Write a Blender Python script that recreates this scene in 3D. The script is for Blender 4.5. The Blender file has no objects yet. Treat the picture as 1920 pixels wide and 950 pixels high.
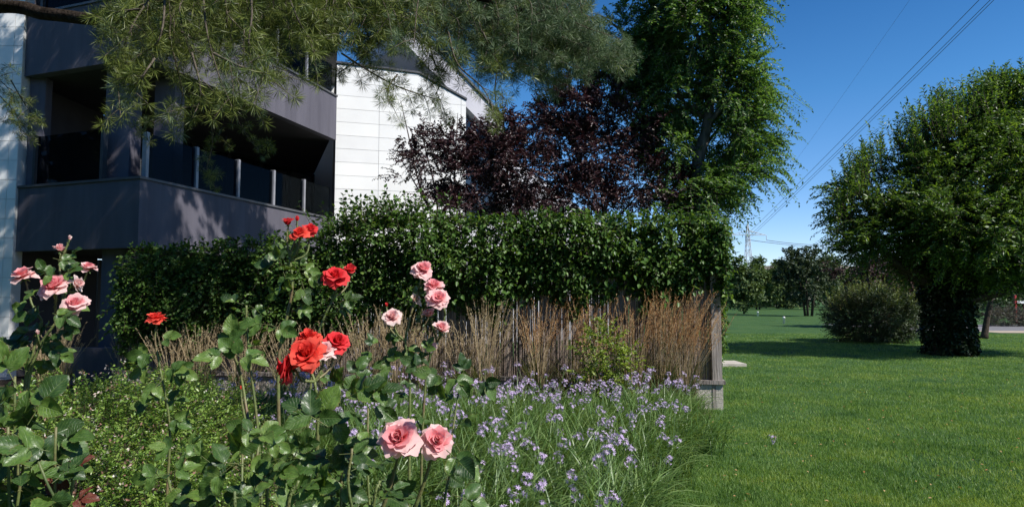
import bpy, math, random
import numpy as np
from mathutils import Vector, Matrix
random.seed(7)
scene = bpy.context.scene
COL = scene.collection
# ------------------------------------------------------------------ camera
F = 1250.0 / 1920.0                      # focal length in picture widths
TILT = math.atan(85 / 1250)
EYE = 1.6
cam_d = bpy.data.cameras.new("camera")
cam_d.sensor_width = 36.0
cam_d.lens = 36.0 * F
cam_d.clip_start = 0.05
cam_d.clip_end = 8000
cam = bpy.data.objects.new("camera", cam_d)
cam.location = (0, 0, EYE)
cam.rotation_euler = (math.pi / 2 + TILT, 0, 0)
COL.objects.link(cam)
scene.camera = cam
# ------------------------------------------------------------------ light
SUN_TRAVEL = (-0.83, 0.56)               # the way the light goes over the ground
SUN_EL = 46.0
world = bpy.data.worlds.new("World")
scene.world = world
world.use_nodes = True
wn = world.node_tree.nodes
wn.clear()
sky = wn.new("ShaderNodeTexSky")
sky.sky_type = 'NISHITA'
sky.sun_disc = False
sky.sun_elevation = math.radians(SUN_EL)
sky.sun_rotation = math.atan2(-SUN_TRAVEL[0], -SUN_TRAVEL[1])
sky.altitude = 0
sky.air_density = 1.0
sky.dust_density = 0.0
sky.ozone_density = 10.0
bg = wn.new("ShaderNodeBackground")
bg.inputs[1].default_value = 0.15
wo = wn.new("ShaderNodeOutputWorld")
wl = world.node_tree.links.new           # clear deep blue overhead, paler towards the horizon all the way round
tcw = wn.new("ShaderNodeTexCoord")
sxyz = wn.new("ShaderNodeSeparateXYZ"); wl(tcw.outputs["Generated"], sxyz.inputs[0])
wr = wn.new("ShaderNodeValToRGB")
we = wr.color_ramp.elements
for _ in range(4): we.new(0.5)
for i_, (p_, c_) in enumerate(((0.0, (.58, .49, .46)), (0.07, (.48, .43, .43)), (0.16, (.33, .37, .39)), (0.28, (.20, .32, .355)), (0.45, (.10, .235, .30)), (1.0, (.06, .14, .19)))):
    we[i_].position = p_; we[i_].color = (*c_, 1)
wl(sxyz.outputs[2], wr.inputs[0])
wm = wn.new("ShaderNodeVectorMath"); wm.operation = 'MULTIPLY'
wl(sky.outputs[0], wm.inputs[0]); wl(wr.outputs[0], wm.inputs[1])
wm2 = wn.new("ShaderNodeVectorMath"); wm2.operation = 'SCALE'; wm2.inputs["Scale"].default_value = 2.1
wl(wm.outputs[0], wm2.inputs[0]); wl(wm2.outputs[0], bg.inputs[0])
world.node_tree.links.new(bg.outputs[0], wo.inputs[0])
sun_d = bpy.data.lights.new("sun", 'SUN')
sun_d.energy = 5.0
sun_d.angle = math.radians(0.53)
sun_d.color = (1.0, 0.955, 0.89)
sun = bpy.data.objects.new("sun", sun_d)
_h = Vector((SUN_TRAVEL[0], SUN_TRAVEL[1], 0)).normalized() * math.cos(math.radians(SUN_EL))
sun.rotation_euler = Vector((_h.x, _h.y, -math.sin(math.radians(SUN_EL)))).to_track_quat('-Z', 'Y').to_euler()
sun.location = (20, -15, 30)
COL.objects.link(sun)
vs = scene.view_settings
vs.view_transform = 'Standard'
vs.look = 'None'
vs.exposure = 0.4
vs.gamma = 1.0
vs.use_curve_mapping = False
scene.cycles.max_bounces = 8
scene.cycles.transparent_max_bounces = 12

# ------------------------------------------------------------------ helpers
def at(px, py, Y):
    """world point at ground distance Y in the direction measured in the photograph"""
    x = (px - 960) / 1250.0
    y = -(py - 475) / 1250.0
    r = Vector((x, -y * math.sin(TILT) + math.cos(TILT), y * math.cos(TILT) + math.sin(TILT)))
    r *= Y / r.y
    return Vector((r.x, Y, EYE + r.z))

def tag(o, label=None, cat=None, group=None, kind=None):
    if label: o["label"] = label
    if cat: o["category"] = cat
    if group: o["group"] = group
    if kind: o["kind"] = kind
    return o

def thing(name, label, cat, loc=(0, 0, 0), group=None):
    o = bpy.data.objects.new(name, None)
    o.location = loc
    o.empty_display_size = 0.2
    COL.objects.link(o)
    return tag(o, label, cat, group)

def wloc(o):
    v = Vector((0, 0, 0))
    while o is not None:
        v += o.location
        o = o.parent
    return v

def np_mesh(name, V, faces, mats, smooth=False, uv=None):
    """V (n,3); faces: list of integer arrays (m,k); mats: list of materials, one per face array"""
    me = bpy.data.meshes.new(name)
    V = np.asarray(V, dtype=np.float32)
    me.vertices.add(len(V))
    me.vertices.foreach_set("co", V.ravel())
    idx, tot, mi = [], [], []
    for k, f in enumerate(faces):
        f = np.asarray(f, dtype=np.int32)
        if len(f) == 0: continue
        idx.append(f.ravel()); tot.append(np.full(len(f), f.shape[1], np.int32)); mi.append(np.full(len(f), min(k, len(mats) - 1), np.int32))
    idx = np.concatenate(idx); tot = np.concatenate(tot); mi = np.concatenate(mi)
    me.loops.add(len(idx)); me.loops.foreach_set("vertex_index", idx)
    me.polygons.add(len(tot))
    st = np.concatenate([[0], np.cumsum(tot)[:-1]]).astype(np.int32)
    me.polygons.foreach_set("loop_start", st)
    me.polygons.foreach_set("loop_total", tot)
    me.polygons.foreach_set("material_index", mi)
    if smooth: me.polygons.foreach_set("use_smooth", np.ones(len(tot), bool))
    for m in mats: me.materials.append(m)
    if uv is not None:
        l = me.uv_layers.new(name="uv")
        l.data.foreach_set("uv", np.asarray(uv, np.float32)[idx].ravel())
    me.update(calc_edges=True)
    return me

def obj(name, me, parent=None, world_coords=True):
    o = bpy.data.objects.new(name, me)
    COL.objects.link(o)
    if parent is not None:
        o.parent = parent
        if world_coords: o.location = -wloc(parent)
    return o

class MB:
    """collects plain polygons for one mesh"""
    def __init__(self): self.v = []; self.f = []
    def add(self, vs_, fs_):
        n = len(self.v)
        self.v += [tuple(p) for p in vs_]
        self.f += [tuple(i + n for i in f) for f in fs_]
    def hexa(self, p):                       # 8 points, bottom ring then top ring
        self.add(p, [(3, 2, 1, 0), (4, 5, 6, 7), (0, 1, 5, 4), (1, 2, 6, 5), (2, 3, 7, 6), (3, 0, 4, 7)])
    def box(self, a, b):
        (x0, y0, z0), (x1, y1, z1) = a, b
        self.hexa([(x0, y0, z0), (x1, y0, z0), (x1, y1, z0), (x0, y1, z0), (x0, y0, z1), (x1, y0, z1), (x1, y1, z1), (x0, y1, z1)])
    def plan(self, poly, z0, z1):            # vertical prism over a plan polygon
        n = len(poly)
        ar = sum(poly[i][0] * poly[(i + 1) % n][1] - poly[(i + 1) % n][0] * poly[i][1] for i in range(n))
        if ar < 0: poly = poly[::-1]
        vs_ = [(x, y, z0) for x, y in poly] + [(x, y, z1) for x, y in poly]
        self.add(vs_, [tuple(range(n))[::-1], tuple(range(n, 2 * n))] + [(i, (i + 1) % n, n + (i + 1) % n, n + i) for i in range(n)])
    def face_prism(self, fr, poly, n0, n1):  # prism standing on a wall frame, poly in (s, z), from depth n0 out to n1
        n = len(poly)
        vs_ = [fr(s, z, n0) for s, z in poly] + [fr(s, z, n1) for s, z in poly]
        self.add(vs_, [tuple(range(n)), tuple(range(n, 2 * n))[::-1]] + [(i, n + i, n + (i + 1) % n, (i + 1) % n) for i in range(n)])
    def tube(self, pts, rad, n=6, cap=True):
        V, Fq, caps = tube_np([pts], [rad], n)
        k = len(self.v)
        self.v += [tuple(p) for p in V]
        self.f += [tuple(int(i) + k for i in q) for q in Fq]
        if cap:
            self.f.append(tuple(k + i for i in range(n))[::-1])
            m = k + (len(pts) - 1) * n
            self.f.append(tuple(m + i for i in range(n)))
    def build(self, name, m, parent=None, smooth=False):
        me = bpy.data.meshes.new(name)
        me.from_pydata(self.v, [], self.f)
        me.materials.append(m)
        if smooth: me.polygons.foreach_set("use_smooth", np.ones(len(me.polygons), bool))
        me.update()
        return obj(name, me, parent)

def tube_np(lines, rads, n=4):
    Vs, Fs, off = [], [], 0
    ang = np.arange(n) * 2 * np.pi / n
    for pts, rad in zip(lines, rads):
        P = np.asarray(pts, float); m = len(P)
        R = np.broadcast_to(np.asarray(rad, float), (m,))
        T = np.gradient(P, axis=0); T /= np.linalg.norm(T, axis=1, keepdims=True) + 1e-9
        ref = np.array([0, 0, 1.0]) if abs(T[:, 2]).mean() < 0.8 else np.array([1.0, 0, 0])
        A = np.cross(T, ref); A /= np.linalg.norm(A, axis=1, keepdims=True) + 1e-9
        B = np.cross(T, A)
        ring = P[:, None] + R[:, None, None] * (A[:, None] * np.cos(ang)[None, :, None] + B[:, None] * np.sin(ang)[None, :, None])
        Vs.append(ring.reshape(-1, 3))
        i = np.arange(m - 1)[:, None] * n; j = np.arange(n)[None]
        a = i + j; b = i + (j + 1) % n
        Fs.append(np.stack([a, b, b + n, a + n], -1).reshape(-1, 4) + off)
        off += m * n
    return np.concatenate(Vs), np.concatenate(Fs), None

def nrm(a): return a / (np.linalg.norm(a, axis=-1, keepdims=True) + 1e-9)

def smooth_path(pts, n=10):
    """Catmull-Rom through the points"""
    P = [Vector(p) for p in pts]
    P = [P[0] * 2 - P[1]] + P + [P[-1] * 2 - P[-2]]
    out = []
    for i in range(1, len(P) - 2):
        for k in range(n):
            t = k / n
            a, b, c, d = P[i - 1], P[i], P[i + 1], P[i + 2]
            out.append(0.5 * ((2 * b) + (c - a) * t + (2 * a - 5 * b + 4 * c - d) * t * t + (3 * b - a - 3 * c + d) * t ** 3))
    out.append(P[-2])
    return out

# ------------------------------------------------------------------ materials
def base_mat(name):
    m = bpy.data.materials.new(name)
    m.use_nodes = True
    nt = m.node_tree
    return m, nt, nt.nodes["Principled BSDF"], nt.nodes["Material Output"]

def ramp(nt, cols, pos=None):
    r = nt.nodes.new("ShaderNodeValToRGB")
    e = r.color_ramp.elements
    n = len(cols)
    while len(e) < n: e.new(0.5)
    for i, c in enumerate(cols):
        e[i].position = pos[i] if pos else i / (n - 1)
        e[i].color = (*c, 1)
    return r

def surf(name, cols, scale=3.0, rough=0.7, bump=0.0, bscale=40.0, spec=0.4, detail=6.0, stretch=(1, 1, 1)):
    m, nt, p, out = base_mat(name)
    L = nt.links.new
    tc = nt.nodes.new("ShaderNodeTexCoord")
    mp = nt.nodes.new("ShaderNodeMapping"); mp.inputs["Scale"].default_value = stretch
    L(tc.outputs["Object"], mp.inputs[0])
    nz = nt.nodes.new("ShaderNodeTexNoise"); nz.inputs["Scale"].default_value = scale; nz.inputs["Detail"].default_value = detail
    L(mp.outputs[0], nz.inputs[0])
    r = ramp(nt, cols, [0.3 + 0.4 * i / max(1, len(cols) - 1) for i in range(len(cols))])
    L(nz.outputs[0], r.inputs[0]); L(r.outputs[0], p.inputs["Base Color"])
    p.inputs["Roughness"].default_value = rough
    p.inputs["Specular IOR Level"].default_value = spec
    if bump:
        n2 = nt.nodes.new("ShaderNodeTexNoise"); n2.inputs["Scale"].default_value = bscale; n2.inputs["Detail"].default_value = 5
        L(mp.outputs[0], n2.inputs[0])
        b = nt.nodes.new("ShaderNodeBump"); b.inputs["Strength"].default_value = bump; b.inputs["Distance"].default_value = 0.02
        L(n2.outputs[0], b.inputs["Height"]); L(b.outputs[0], p.inputs["Normal"])
    return m

def vary_by_object(m, lo, hi):
    nt = m.node_tree; p = nt.nodes["Principled BSDF"]; src = p.inputs["Base Color"].links[0].from_socket
    oi = nt.nodes.new("ShaderNodeObjectInfo")
    r = ramp(nt, [(lo, lo, lo), (hi, hi, hi * .985)]); nt.links.new(oi.outputs["Random"], r.inputs[0])
    mx = nt.nodes.new("ShaderNodeMix"); mx.data_type = 'RGBA'; mx.blend_type = 'MULTIPLY'; mx.inputs[0].default_value = 1
    nt.links.new(src, mx.inputs[6]); nt.links.new(r.outputs[0], mx.inputs[7]); nt.links.new(mx.outputs[2], p.inputs["Base Color"])

def leafy(name, cols, rough=0.45, trans=0.25, spec=0.5, tcol=None, patch=0.0):
    """each loose leaf of the mesh takes its own shade of the ramp"""
    m, nt, p, out = base_mat(name)
    L = nt.links.new
    g = nt.nodes.new("ShaderNodeNewGeometry")
    r = ramp(nt, cols)
    L(g.outputs["Random Per Island"], r.inputs[0])
    if patch:                                # drier and lusher patches over the ground
        tc = nt.nodes.new("ShaderNodeTexCoord")
        nz = nt.nodes.new("ShaderNodeTexNoise"); nz.inputs["Scale"].default_value = 0.9; nz.inputs["Detail"].default_value = 9; nz.inputs["Roughness"].default_value = 0.72
        L(tc.outputs["Object"], nz.inputs[0])
        pr = ramp(nt, [(0.42, 0.58, 0.56), (0.92, 0.98, 0.95), (1.5, 1.25, 1.1)], [0.34, 0.5, 0.66]); L(nz.outputs[0], pr.inputs[0])
        pm = nt.nodes.new("ShaderNodeMix"); pm.data_type = 'RGBA'; pm.blend_type = 'MULTIPLY'; pm.inputs[0].default_value = patch
        L(r.outputs[0], pm.inputs[6]); L(pr.outputs[0], pm.inputs[7])
        class _R: outputs = [pm.outputs[2]]
        r = _R
    L(r.outputs[0], p.inputs["Base Color"])
    p.inputs["Roughness"].default_value = rough
    p.inputs["Specular IOR Level"].default_value = spec
    if trans:
        t = nt.nodes.new("ShaderNodeBsdfTranslucent")
        mx = nt.nodes.new("ShaderNodeMixShader"); mx.inputs[0].default_value = trans
        mul = nt.nodes.new("ShaderNodeMix"); mul.data_type = 'RGBA'; mul.blend_type = 'MULTIPLY'
        mul.inputs[0].default_value = 1.0
        L(r.outputs[0], mul.inputs[6]); mul.inputs[7].default_value = (*(tcol or (1.6, 1.5, 0.7)), 1)
        L(mul.outputs[2], t.inputs[0])
        L(p.outputs[0], mx.inputs[1]); L(t.outputs[0], mx.inputs[2]); L(mx.outputs[0], out.inputs[0])
    return m

def rose_leaf_mat(name, cols, rough=0.33):
    """glossy leaflet: own shade per object, paler midrib and side veins from its UV map"""
    m, nt, p, out = base_mat(name)
    L = nt.links.new
    oi = nt.nodes.new("ShaderNodeObjectInfo")
    r = ramp(nt, cols)
    L(oi.outputs["Random"], r.inputs[0])
    uv = nt.nodes.new("ShaderNodeUVMap"); uv.uv_map = "uv"
    sx = nt.nodes.new("ShaderNodeSeparateXYZ"); L(uv.outputs[0], sx.inputs[0])
    ab = nt.nodes.new("ShaderNodeMath"); ab.operation = 'ABSOLUTE'; L(sx.outputs[0], ab.inputs[0])
    # side veins: sin(40 * (v - 0.35|u|))
    m1 = nt.nodes.new("ShaderNodeMath"); m1.operation = 'MULTIPLY_ADD'; L(ab.outputs[0], m1.inputs[0]); m1.inputs[1].default_value = -0.3; L(sx.outputs[1], m1.inputs[2])
    m2 = nt.nodes.new("ShaderNodeMath"); m2.operation = 'MULTIPLY'; L(m1.outputs[0], m2.inputs[0]); m2.inputs[1].default_value = 48
    m3 = nt.nodes.new("ShaderNodeMath"); m3.operation = 'SINE'; L(m2.outputs[0], m3.inputs[0])
    mr = nt.nodes.new("ShaderNodeMapRange"); L(m3.outputs[0], mr.inputs[0]); mr.inputs[1].default_value = 0.75; mr.inputs[2].default_value = 1.0
    mid = nt.nodes.new("ShaderNodeMapRange"); L(ab.outputs[0], mid.inputs[0]); mid.inputs[1].default_value = 0.07; mid.inputs[2].default_value = 0.02
    mxm = nt.nodes.new("ShaderNodeMath"); mxm.operation = 'MAXIMUM'; L(mr.outputs[0], mxm.inputs[0]); L(mid.outputs[0], mxm.inputs[1])
    fac = nt.nodes.new("ShaderNodeMath"); fac.operation = 'MULTIPLY'; L(mxm.outputs[0], fac.inputs[0]); fac.inputs[1].default_value = 0.4
    mix = nt.nodes.new("ShaderNodeMix"); mix.data_type = 'RGBA'
    L(fac.outputs[0], mix.inputs[0]); L(r.outputs[0], mix.inputs[6]); mix.inputs[7].default_value = (0.15, 0.22, 0.075, 1)
    L(mix.outputs[2], p.inputs["Base Color"])
    rim = nt.nodes.new("ShaderNodeMapRange"); L(ab.outputs[0], rim.inputs[0]); rim.inputs[1].default_value = 0.86; rim.inputs[2].default_value = 1.0; rim.inputs[4].default_value = 0.55
    rimx = nt.nodes.new("ShaderNodeMath"); rimx.operation = 'MULTIPLY'; L(rim.outputs[0], rimx.inputs[0]); L(oi.outputs["Random"], rimx.inputs[1])
    nzr = nt.nodes.new("ShaderNodeTexNoise"); nzr.inputs["Scale"].default_value = 4.0; L(uv.outputs[0], nzr.inputs[0])
    blot = ramp(nt, [(0.7, 0.75, 0.7), (1.25, 1.2, 1.1)], [0.35, 0.65]); L(nzr.outputs[0], blot.inputs[0])
    bm = nt.nodes.new("ShaderNodeMix"); bm.data_type = 'RGBA'; bm.blend_type = 'MULTIPLY'; bm.inputs[0].default_value = 1
    L(mix.outputs[2], bm.inputs[6]); L(blot.outputs[0], bm.inputs[7])
    mix = nt.nodes.new("ShaderNodeMix"); mix.data_type = 'RGBA'
    L(rimx.outputs[0], mix.inputs[0]); L(bm.outputs[2], mix.inputs[6]); mix.inputs[7].default_value = (0.17, 0.06, 0.03, 1)
    L(mix.outputs[2], p.inputs["Base Color"])
    b = nt.nodes.new("ShaderNodeBump"); b.inputs["Strength"].default_value = 0.5; b.inputs["Distance"].default_value = 0.0015; b.invert = True
    L(mxm.outputs[0], b.inputs["Height"]); L(b.outputs[0], p.inputs["Normal"])
    p.inputs["Roughness"].default_value = rough
    p.inputs["Specular IOR Level"].default_value = 0.5
    t = nt.nodes.new("ShaderNodeBsdfTranslucent")
    mul = nt.nodes.new("ShaderNodeMix"); mul.data_type = 'RGBA'; mul.blend_type = 'MULTIPLY'; mul.inputs[0].default_value = 1
    L(mix.outputs[2], mul.inputs[6]); mul.inputs[7].default_value = (1.7, 1.6, 0.5, 1)
    L(mul.outputs[2], t.inputs[0])
    ms = nt.nodes.new("ShaderNodeMixShader"); ms.inputs[0].default_value = 0.22
    L(p.outputs[0], ms.inputs[1]); L(t.outputs[0], ms.inputs[2]); L(ms.outputs[0], out.inputs[0])
    return m

def petal_mat(name, base, tip, tr=0.45):
    """petal pigment runs from the base of the petal to its rim"""
    m, nt, p, out = base_mat(name)
    L = nt.links.new
    uv = nt.nodes.new("ShaderNodeUVMap"); uv.uv_map = "uv"
    sx = nt.nodes.new("ShaderNodeSeparateXYZ"); L(uv.outputs[0], sx.inputs[0])
    nz = nt.nodes.new("ShaderNodeTexNoise"); nz.inputs["Scale"].default_value = 3.0; L(uv.outputs[0], nz.inputs[0])
    ad = nt.nodes.new("ShaderNodeMath"); ad.operation = 'MULTIPLY_ADD'; L(nz.outputs[0], ad.inputs[0]); ad.inputs[1].default_value = 0.5; L(sx.outputs[1], ad.inputs[2])
    r = ramp(nt, [base, tip], [0.45, 1.25 if False else 1.0]); L(ad.outputs[0], r.inputs[0])
    L(r.outputs[0], p.inputs["Base Color"])
    p.inputs["Roughness"].default_value = 0.75
    p.inputs["Specular IOR Level"].default_value = 0.12
    wv = nt.nodes.new("ShaderNodeTexNoise"); wv.inputs["Scale"].default_value = 1.0; wv.inputs["Detail"].default_value = 3
    mpv = nt.nodes.new("ShaderNodeMapping"); mpv.inputs["Scale"].default_value = (38, 2.5, 1); L(uv.outputs[0], mpv.inputs[0]); L(mpv.outputs[0], wv.inputs[0])
    bv = nt.nodes.new("ShaderNodeBump"); bv.inputs["Strength"].default_value = 0.35; bv.inputs["Distance"].default_value = 0.002
    L(wv.outputs[0], bv.inputs["Height"]); L(bv.outputs[0], p.inputs["Normal"])
    t = nt.nodes.new("ShaderNodeBsdfTranslucent"); L(r.outputs[0], t.inputs[0])
    ms = nt.nodes.new("ShaderNodeMixShader"); ms.inputs[0].default_value = tr
    L(p.outputs[0], ms.inputs[1]); L(t.outputs[0], ms.inputs[2]); L(ms.outputs[0], out.inputs[0])
    return m

def window_mat(name):
    m, nt, p, out = base_mat(name)
    p.inputs["Base Color"].default_value = (0.012, 0.014, 0.018, 1)
    p.inputs["Roughness"].default_value = 0.03
    p.inputs["Specular IOR Level"].default_value = 0.9
    return m

def clear_glass(name):
    m, nt, p, out = base_mat(name)
    L = nt.links.new
    tr = nt.nodes.new("ShaderNodeBsdfTransparent"); tr.inputs[0].default_value = (0.36, 0.4, 0.43, 1)
    gl = nt.nodes.new("ShaderNodeBsdfGlossy"); gl.inputs["Roughness"].default_value = 0.02
    fr = nt.nodes.new("ShaderNodeFresnel"); fr.inputs[0].default_value = 1.5
    ms = nt.nodes.new("ShaderNodeMixShader")
    ge = nt.nodes.new("ShaderNodeNewGeometry")
    iv = nt.nodes.new("ShaderNodeMath"); iv.operation = 'SUBTRACT'; iv.inputs[0].default_value = 1.0; L(ge.outputs["Backfacing"], iv.inputs[1])
    mu = nt.nodes.new("ShaderNodeMath"); mu.operation = 'MULTIPLY'; L(fr.outputs[0], mu.inputs[0]); L(iv.outputs[0], mu.inputs[1])
    L(mu.outputs[0], ms.inputs[0]); L(tr.outputs[0], ms.inputs[1]); L(gl.outputs[0], ms.inputs[2]); L(ms.outputs[0], out.inputs[0])
    return m

M = {}
M['render_grey'] = surf('grey_render', [(0.084, 0.080, 0.100), (0.122, 0.116, 0.142)], 2.4, 0.85, 0.3, 90, 0.25, 9, (1.6, 1.6, 0.16))
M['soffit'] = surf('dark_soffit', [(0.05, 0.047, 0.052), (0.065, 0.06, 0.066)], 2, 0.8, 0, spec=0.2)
M['coping'] = surf('dark_metal_coping', [(0.05, 0.05, 0.055), (0.075, 0.075, 0.08)], 4, 0.45, spec=0.5)
M['panel'] = surf('white_panel', [(0.74, 0.74, 0.735), (0.82, 0.82, 0.81)], 0.9, 0.6, 0.06, 60, 0.3)
vary_by_object(M['panel'], 0.97, 1.06)
M['joint'] = surf('panel_joint', [(0.58, 0.58, 0.58), (0.64, 0.64, 0.64)], 4, 0.9, spec=0.1)
M['pale_render'] = surf('pale_render', [(0.42, 0.41, 0.45), (0.5, 0.49, 0.52)], 1.5, 0.85, 0.2, 100, 0.2)
M['window'] = window_mat('window_glass')
M['glass'] = clear_glass('balustrade_glass')
M['post'] = surf('balustrade_post', [(0.2, 0.2, 0.22), (0.26, 0.26, 0.28)], 6, 0.4, spec=0.5)
M['frame'] = surf('window_frame', [(0.03, 0.03, 0.034), (0.045, 0.045, 0.05)], 6, 0.5)
M['bark'] = surf('grey_bark', [(0.07, 0.06, 0.05), (0.16, 0.14, 0.12), (0.24, 0.21, 0.18)], 9, 0.95, 0.9, 30, 0.1, 8, (1, 1, 0.3))
M['dark_bark'] = surf('dark_bark', [(0.035, 0.026, 0.02), (0.09, 0.07, 0.055)], 12, 0.95, 0.9, 40, 0.1, 8)
M['shaded_cedar_bark'] = surf('shaded_cedar_bark', [(0.012, 0.009, 0.007), (0.028, 0.021, 0.016), (0.045, 0.036, 0.03)], 14, 0.95, 0.9, 40, 0.05, 8)  # bough bark, colour darkened in place of shade from the canopy above
M['twig'] = surf('pale_twig', [(0.06, 0.05, 0.036), (0.15, 0.125, 0.1)], 20, 0.9, 0.4, 60, 0.1)
M['plum_twig'] = surf('plum_twig', [(0.05, 0.03, 0.03), (0.1, 0.07, 0.06)], 20, 0.9)
M['cane'] = surf('green_cane', [(0.06, 0.09, 0.03), (0.13, 0.16, 0.05), (0.16, 0.10, 0.06)], 9, 0.5, 0.2, 60)
M['soil'] = surf('dark_soil', [(0.02, 0.015, 0.011), (0.05, 0.038, 0.028), (0.085, 0.065, 0.048)], 9, 0.95, 1.0, 45, 0.1)
M['reed'] = leafy('dry_reed', [(0.15, 0.115, 0.10), (0.27, 0.215, 0.185), (0.38, 0.32, 0.275)], 0.85, 0.0, 0.1)
M['timber'] = surf('weathered_timber', [(0.14, 0.12, 0.11), (0.25, 0.22, 0.2), (0.34, 0.31, 0.29)], 8, 0.9, 0.8, 30, 0.1, 8, (3, 3, 0.15))
M['stone'] = surf('pale_stone', [(0.4, 0.36, 0.31), (0.52, 0.48, 0.42)], 6, 0.9, 0.5, 50, 0.2)
M['hedge'] = leafy('hedge_leaf', [(0.02, 0.05, 0.011), (0.045, 0.105, 0.018), (0.085, 0.17, 0.03), (0.16, 0.255, 0.05)], 0.44, 0.32, 0.38)
M['hedge_light'] = leafy('hedge_young_leaf', [(0.05, 0.105, 0.018), (0.09, 0.17, 0.03), (0.14, 0.22, 0.05)], 0.4, 0.35, 0.45)
M['elm'] = leafy('elm_leaf', [(0.036, 0.088, 0.02), (0.075, 0.16, 0.034), (0.15, 0.26, 0.065)], 0.4, 0.45, 0.5)
M['ash'] = leafy('ash_leaf', [(0.026, 0.06, 0.013), (0.06, 0.125, 0.022), (0.16, 0.26, 0.045)], 0.4, 0.42, 0.5)
M['ivy'] = leafy('shaded_ivy_leaf', [(0.008, 0.018, 0.006), (0.014, 0.03, 0.009), (0.026, 0.048, 0.013)], 0.5, 0.1, 0.3)  # dark ivy green, deepened further to hold the crown shade on the trunk
M['plum'] = leafy('plum_leaf', [(0.02, 0.010, 0.012), (0.044, 0.021, 0.025), (0.082, 0.042, 0.046)], 0.4, 0.2, 0.5, (1.4, 0.7, 0.7))
M['needle'] = leafy('cedar_needle', [(0.040, 0.060, 0.010), (0.10, 0.135, 0.022), (0.21, 0.24, 0.055)], 0.45, 0.12, 0.35, (1.3, 1.3, 0.6))
M['needle_blue'] = leafy('cedar_needle_grey', [(0.05, 0.085, 0.04), (0.11, 0.16, 0.08), (0.19, 0.25, 0.13)], 0.5, 0.2, 0.35, (1.2, 1.3, 0.8))
M['abelia'] = leafy('small_shrub_leaf', [(0.035, 0.08, 0.012), (0.10, 0.19, 0.028), (0.19, 0.30, 0.055), (0.27, 0.37, 0.09)], 0.32, 0.35, 0.5)
M['abelia_red'] = leafy('small_shrub_calyx', [(0.2, 0.09, 0.06), (0.3, 0.16, 0.12), (0.7, 0.66, 0.6)], 0.6, 0.2)
M['bushy'] = leafy('grey_green_bush_leaf', [(0.02, 0.042, 0.016), (0.042, 0.075, 0.026), (0.075, 0.115, 0.04)], 0.5, 0.2)
M['bush_tip'] = leafy('yellow_shoot_leaf', [(0.09, 0.14, 0.03), (0.15, 0.21, 0.045), (0.21, 0.22, 0.07)], 0.5, 0.3)
M['vine'] = leafy('yellow_green_leaf', [(0.08, 0.14, 0.018), (0.17, 0.25, 0.03), (0.27, 0.33, 0.06)], 0.4, 0.35)
M['far_green'] = leafy('far_leaf', [(0.035, 0.065, 0.022), (0.07, 0.115, 0.035), (0.12, 0.17, 0.05)], 0.6, 0.2, 0.3)
M['far_dark'] = leafy('far_dark_leaf', [(0.02, 0.036, 0.018), (0.038, 0.06, 0.027), (0.06, 0.085, 0.035)], 0.6, 0.15, 0.3)
M['far_purple'] = leafy('far_purple_leaf', [(0.03, 0.016, 0.017), (0.05, 0.026, 0.027), (0.07, 0.04, 0.036)], 0.6, 0.15, 0.3)
M['grey_shrub'] = leafy('grey_shrub_leaf', [(0.10, 0.10, 0.085), (0.16, 0.155, 0.13)], 0.7, 0.1, 0.2)
M['garlic'] = leafy('strap_leaf', [(0.055, 0.12, 0.026), (0.12, 0.21, 0.05), (0.24, 0.33, 0.12)], 0.4, 0.25)
M['stalk'] = surf('flower_stalk', [(0.10, 0.18, 0.06), (0.17, 0.25, 0.1)], 10, 0.5)
M['lilac'] = leafy('lilac_petal', [(0.48, 0.35, 0.60), (0.61, 0.47, 0.72), (0.77, 0.66, 0.82)], 0.6, 0.3, 0.2, (1, 1, 1))
M['dry_grass'] = leafy('dry_plume', [(0.36, 0.16, 0.065), (0.52, 0.29, 0.13), (0.62, 0.44, 0.23)], 0.8, 0.25, 0.1, (1.2, 1.0, 0.8))
M['dry_tan'] = leafy('dry_plume_tan', [(0.34, 0.25, 0.14), (0.50, 0.40, 0.24), (0.62, 0.52, 0.34)], 0.8, 0.25, 0.1, (1.2, 1.0, 0.8))
M['dry_blade'] = leafy('grass_clump_blade', [(0.06, 0.09, 0.03), (0.12, 0.13, 0.05), (0.22, 0.18, 0.1)], 0.7, 0.25, 0.2)
M['blade'] = leafy('lawn_blade', [(0.078, 0.158, 0.038), (0.145, 0.255, 0.06), (0.26, 0.355, 0.105)], 0.5, 0.4, 0.3, patch=1.0)
M['rose_leaf'] = rose_leaf_mat('rose_leaf', [(0.02, 0.052, 0.014), (0.048, 0.105, 0.022), (0.11, 0.19, 0.036)], 0.4)
M['rose_leaf_light'] = rose_leaf_mat('rose_leaf_light', [(0.05, 0.11, 0.022), (0.09, 0.17, 0.035), (0.14, 0.22, 0.05)], 0.4)
M['rose_leaf_red'] = rose_leaf_mat('rose_leaf_young_red', [(0.12, 0.025, 0.025), (0.18, 0.05, 0.04)], 0.35)
M['sepal'] = surf('sepal', [(0.06, 0.12, 0.03), (0.1, 0.17, 0.045)], 12, 0.5)
M['red_in'] = petal_mat('red_petal_inner', (0.66, 0.02, 0.018), (0.84, 0.08, 0.06))
M['red_out'] = petal_mat('red_petal_outer', (0.78, 0.045, 0.035), (0.90, 0.13, 0.09))
M['crimson_in'] = petal_mat('crimson_petal_inner', (0.60, 0.014, 0.022), (0.78, 0.045, 0.055))
M['crimson_out'] = petal_mat('crimson_petal_outer', (0.70, 0.025, 0.035), (0.85, 0.08, 0.085))
M['pink_in'] = petal_mat('pink_petal_inner', (0.83, 0.22, 0.24), (0.90, 0.40, 0.42))
M['pink_out'] = petal_mat('pink_petal_outer', (0.90, 0.42, 0.42), (0.95, 0.66, 0.64))
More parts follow.
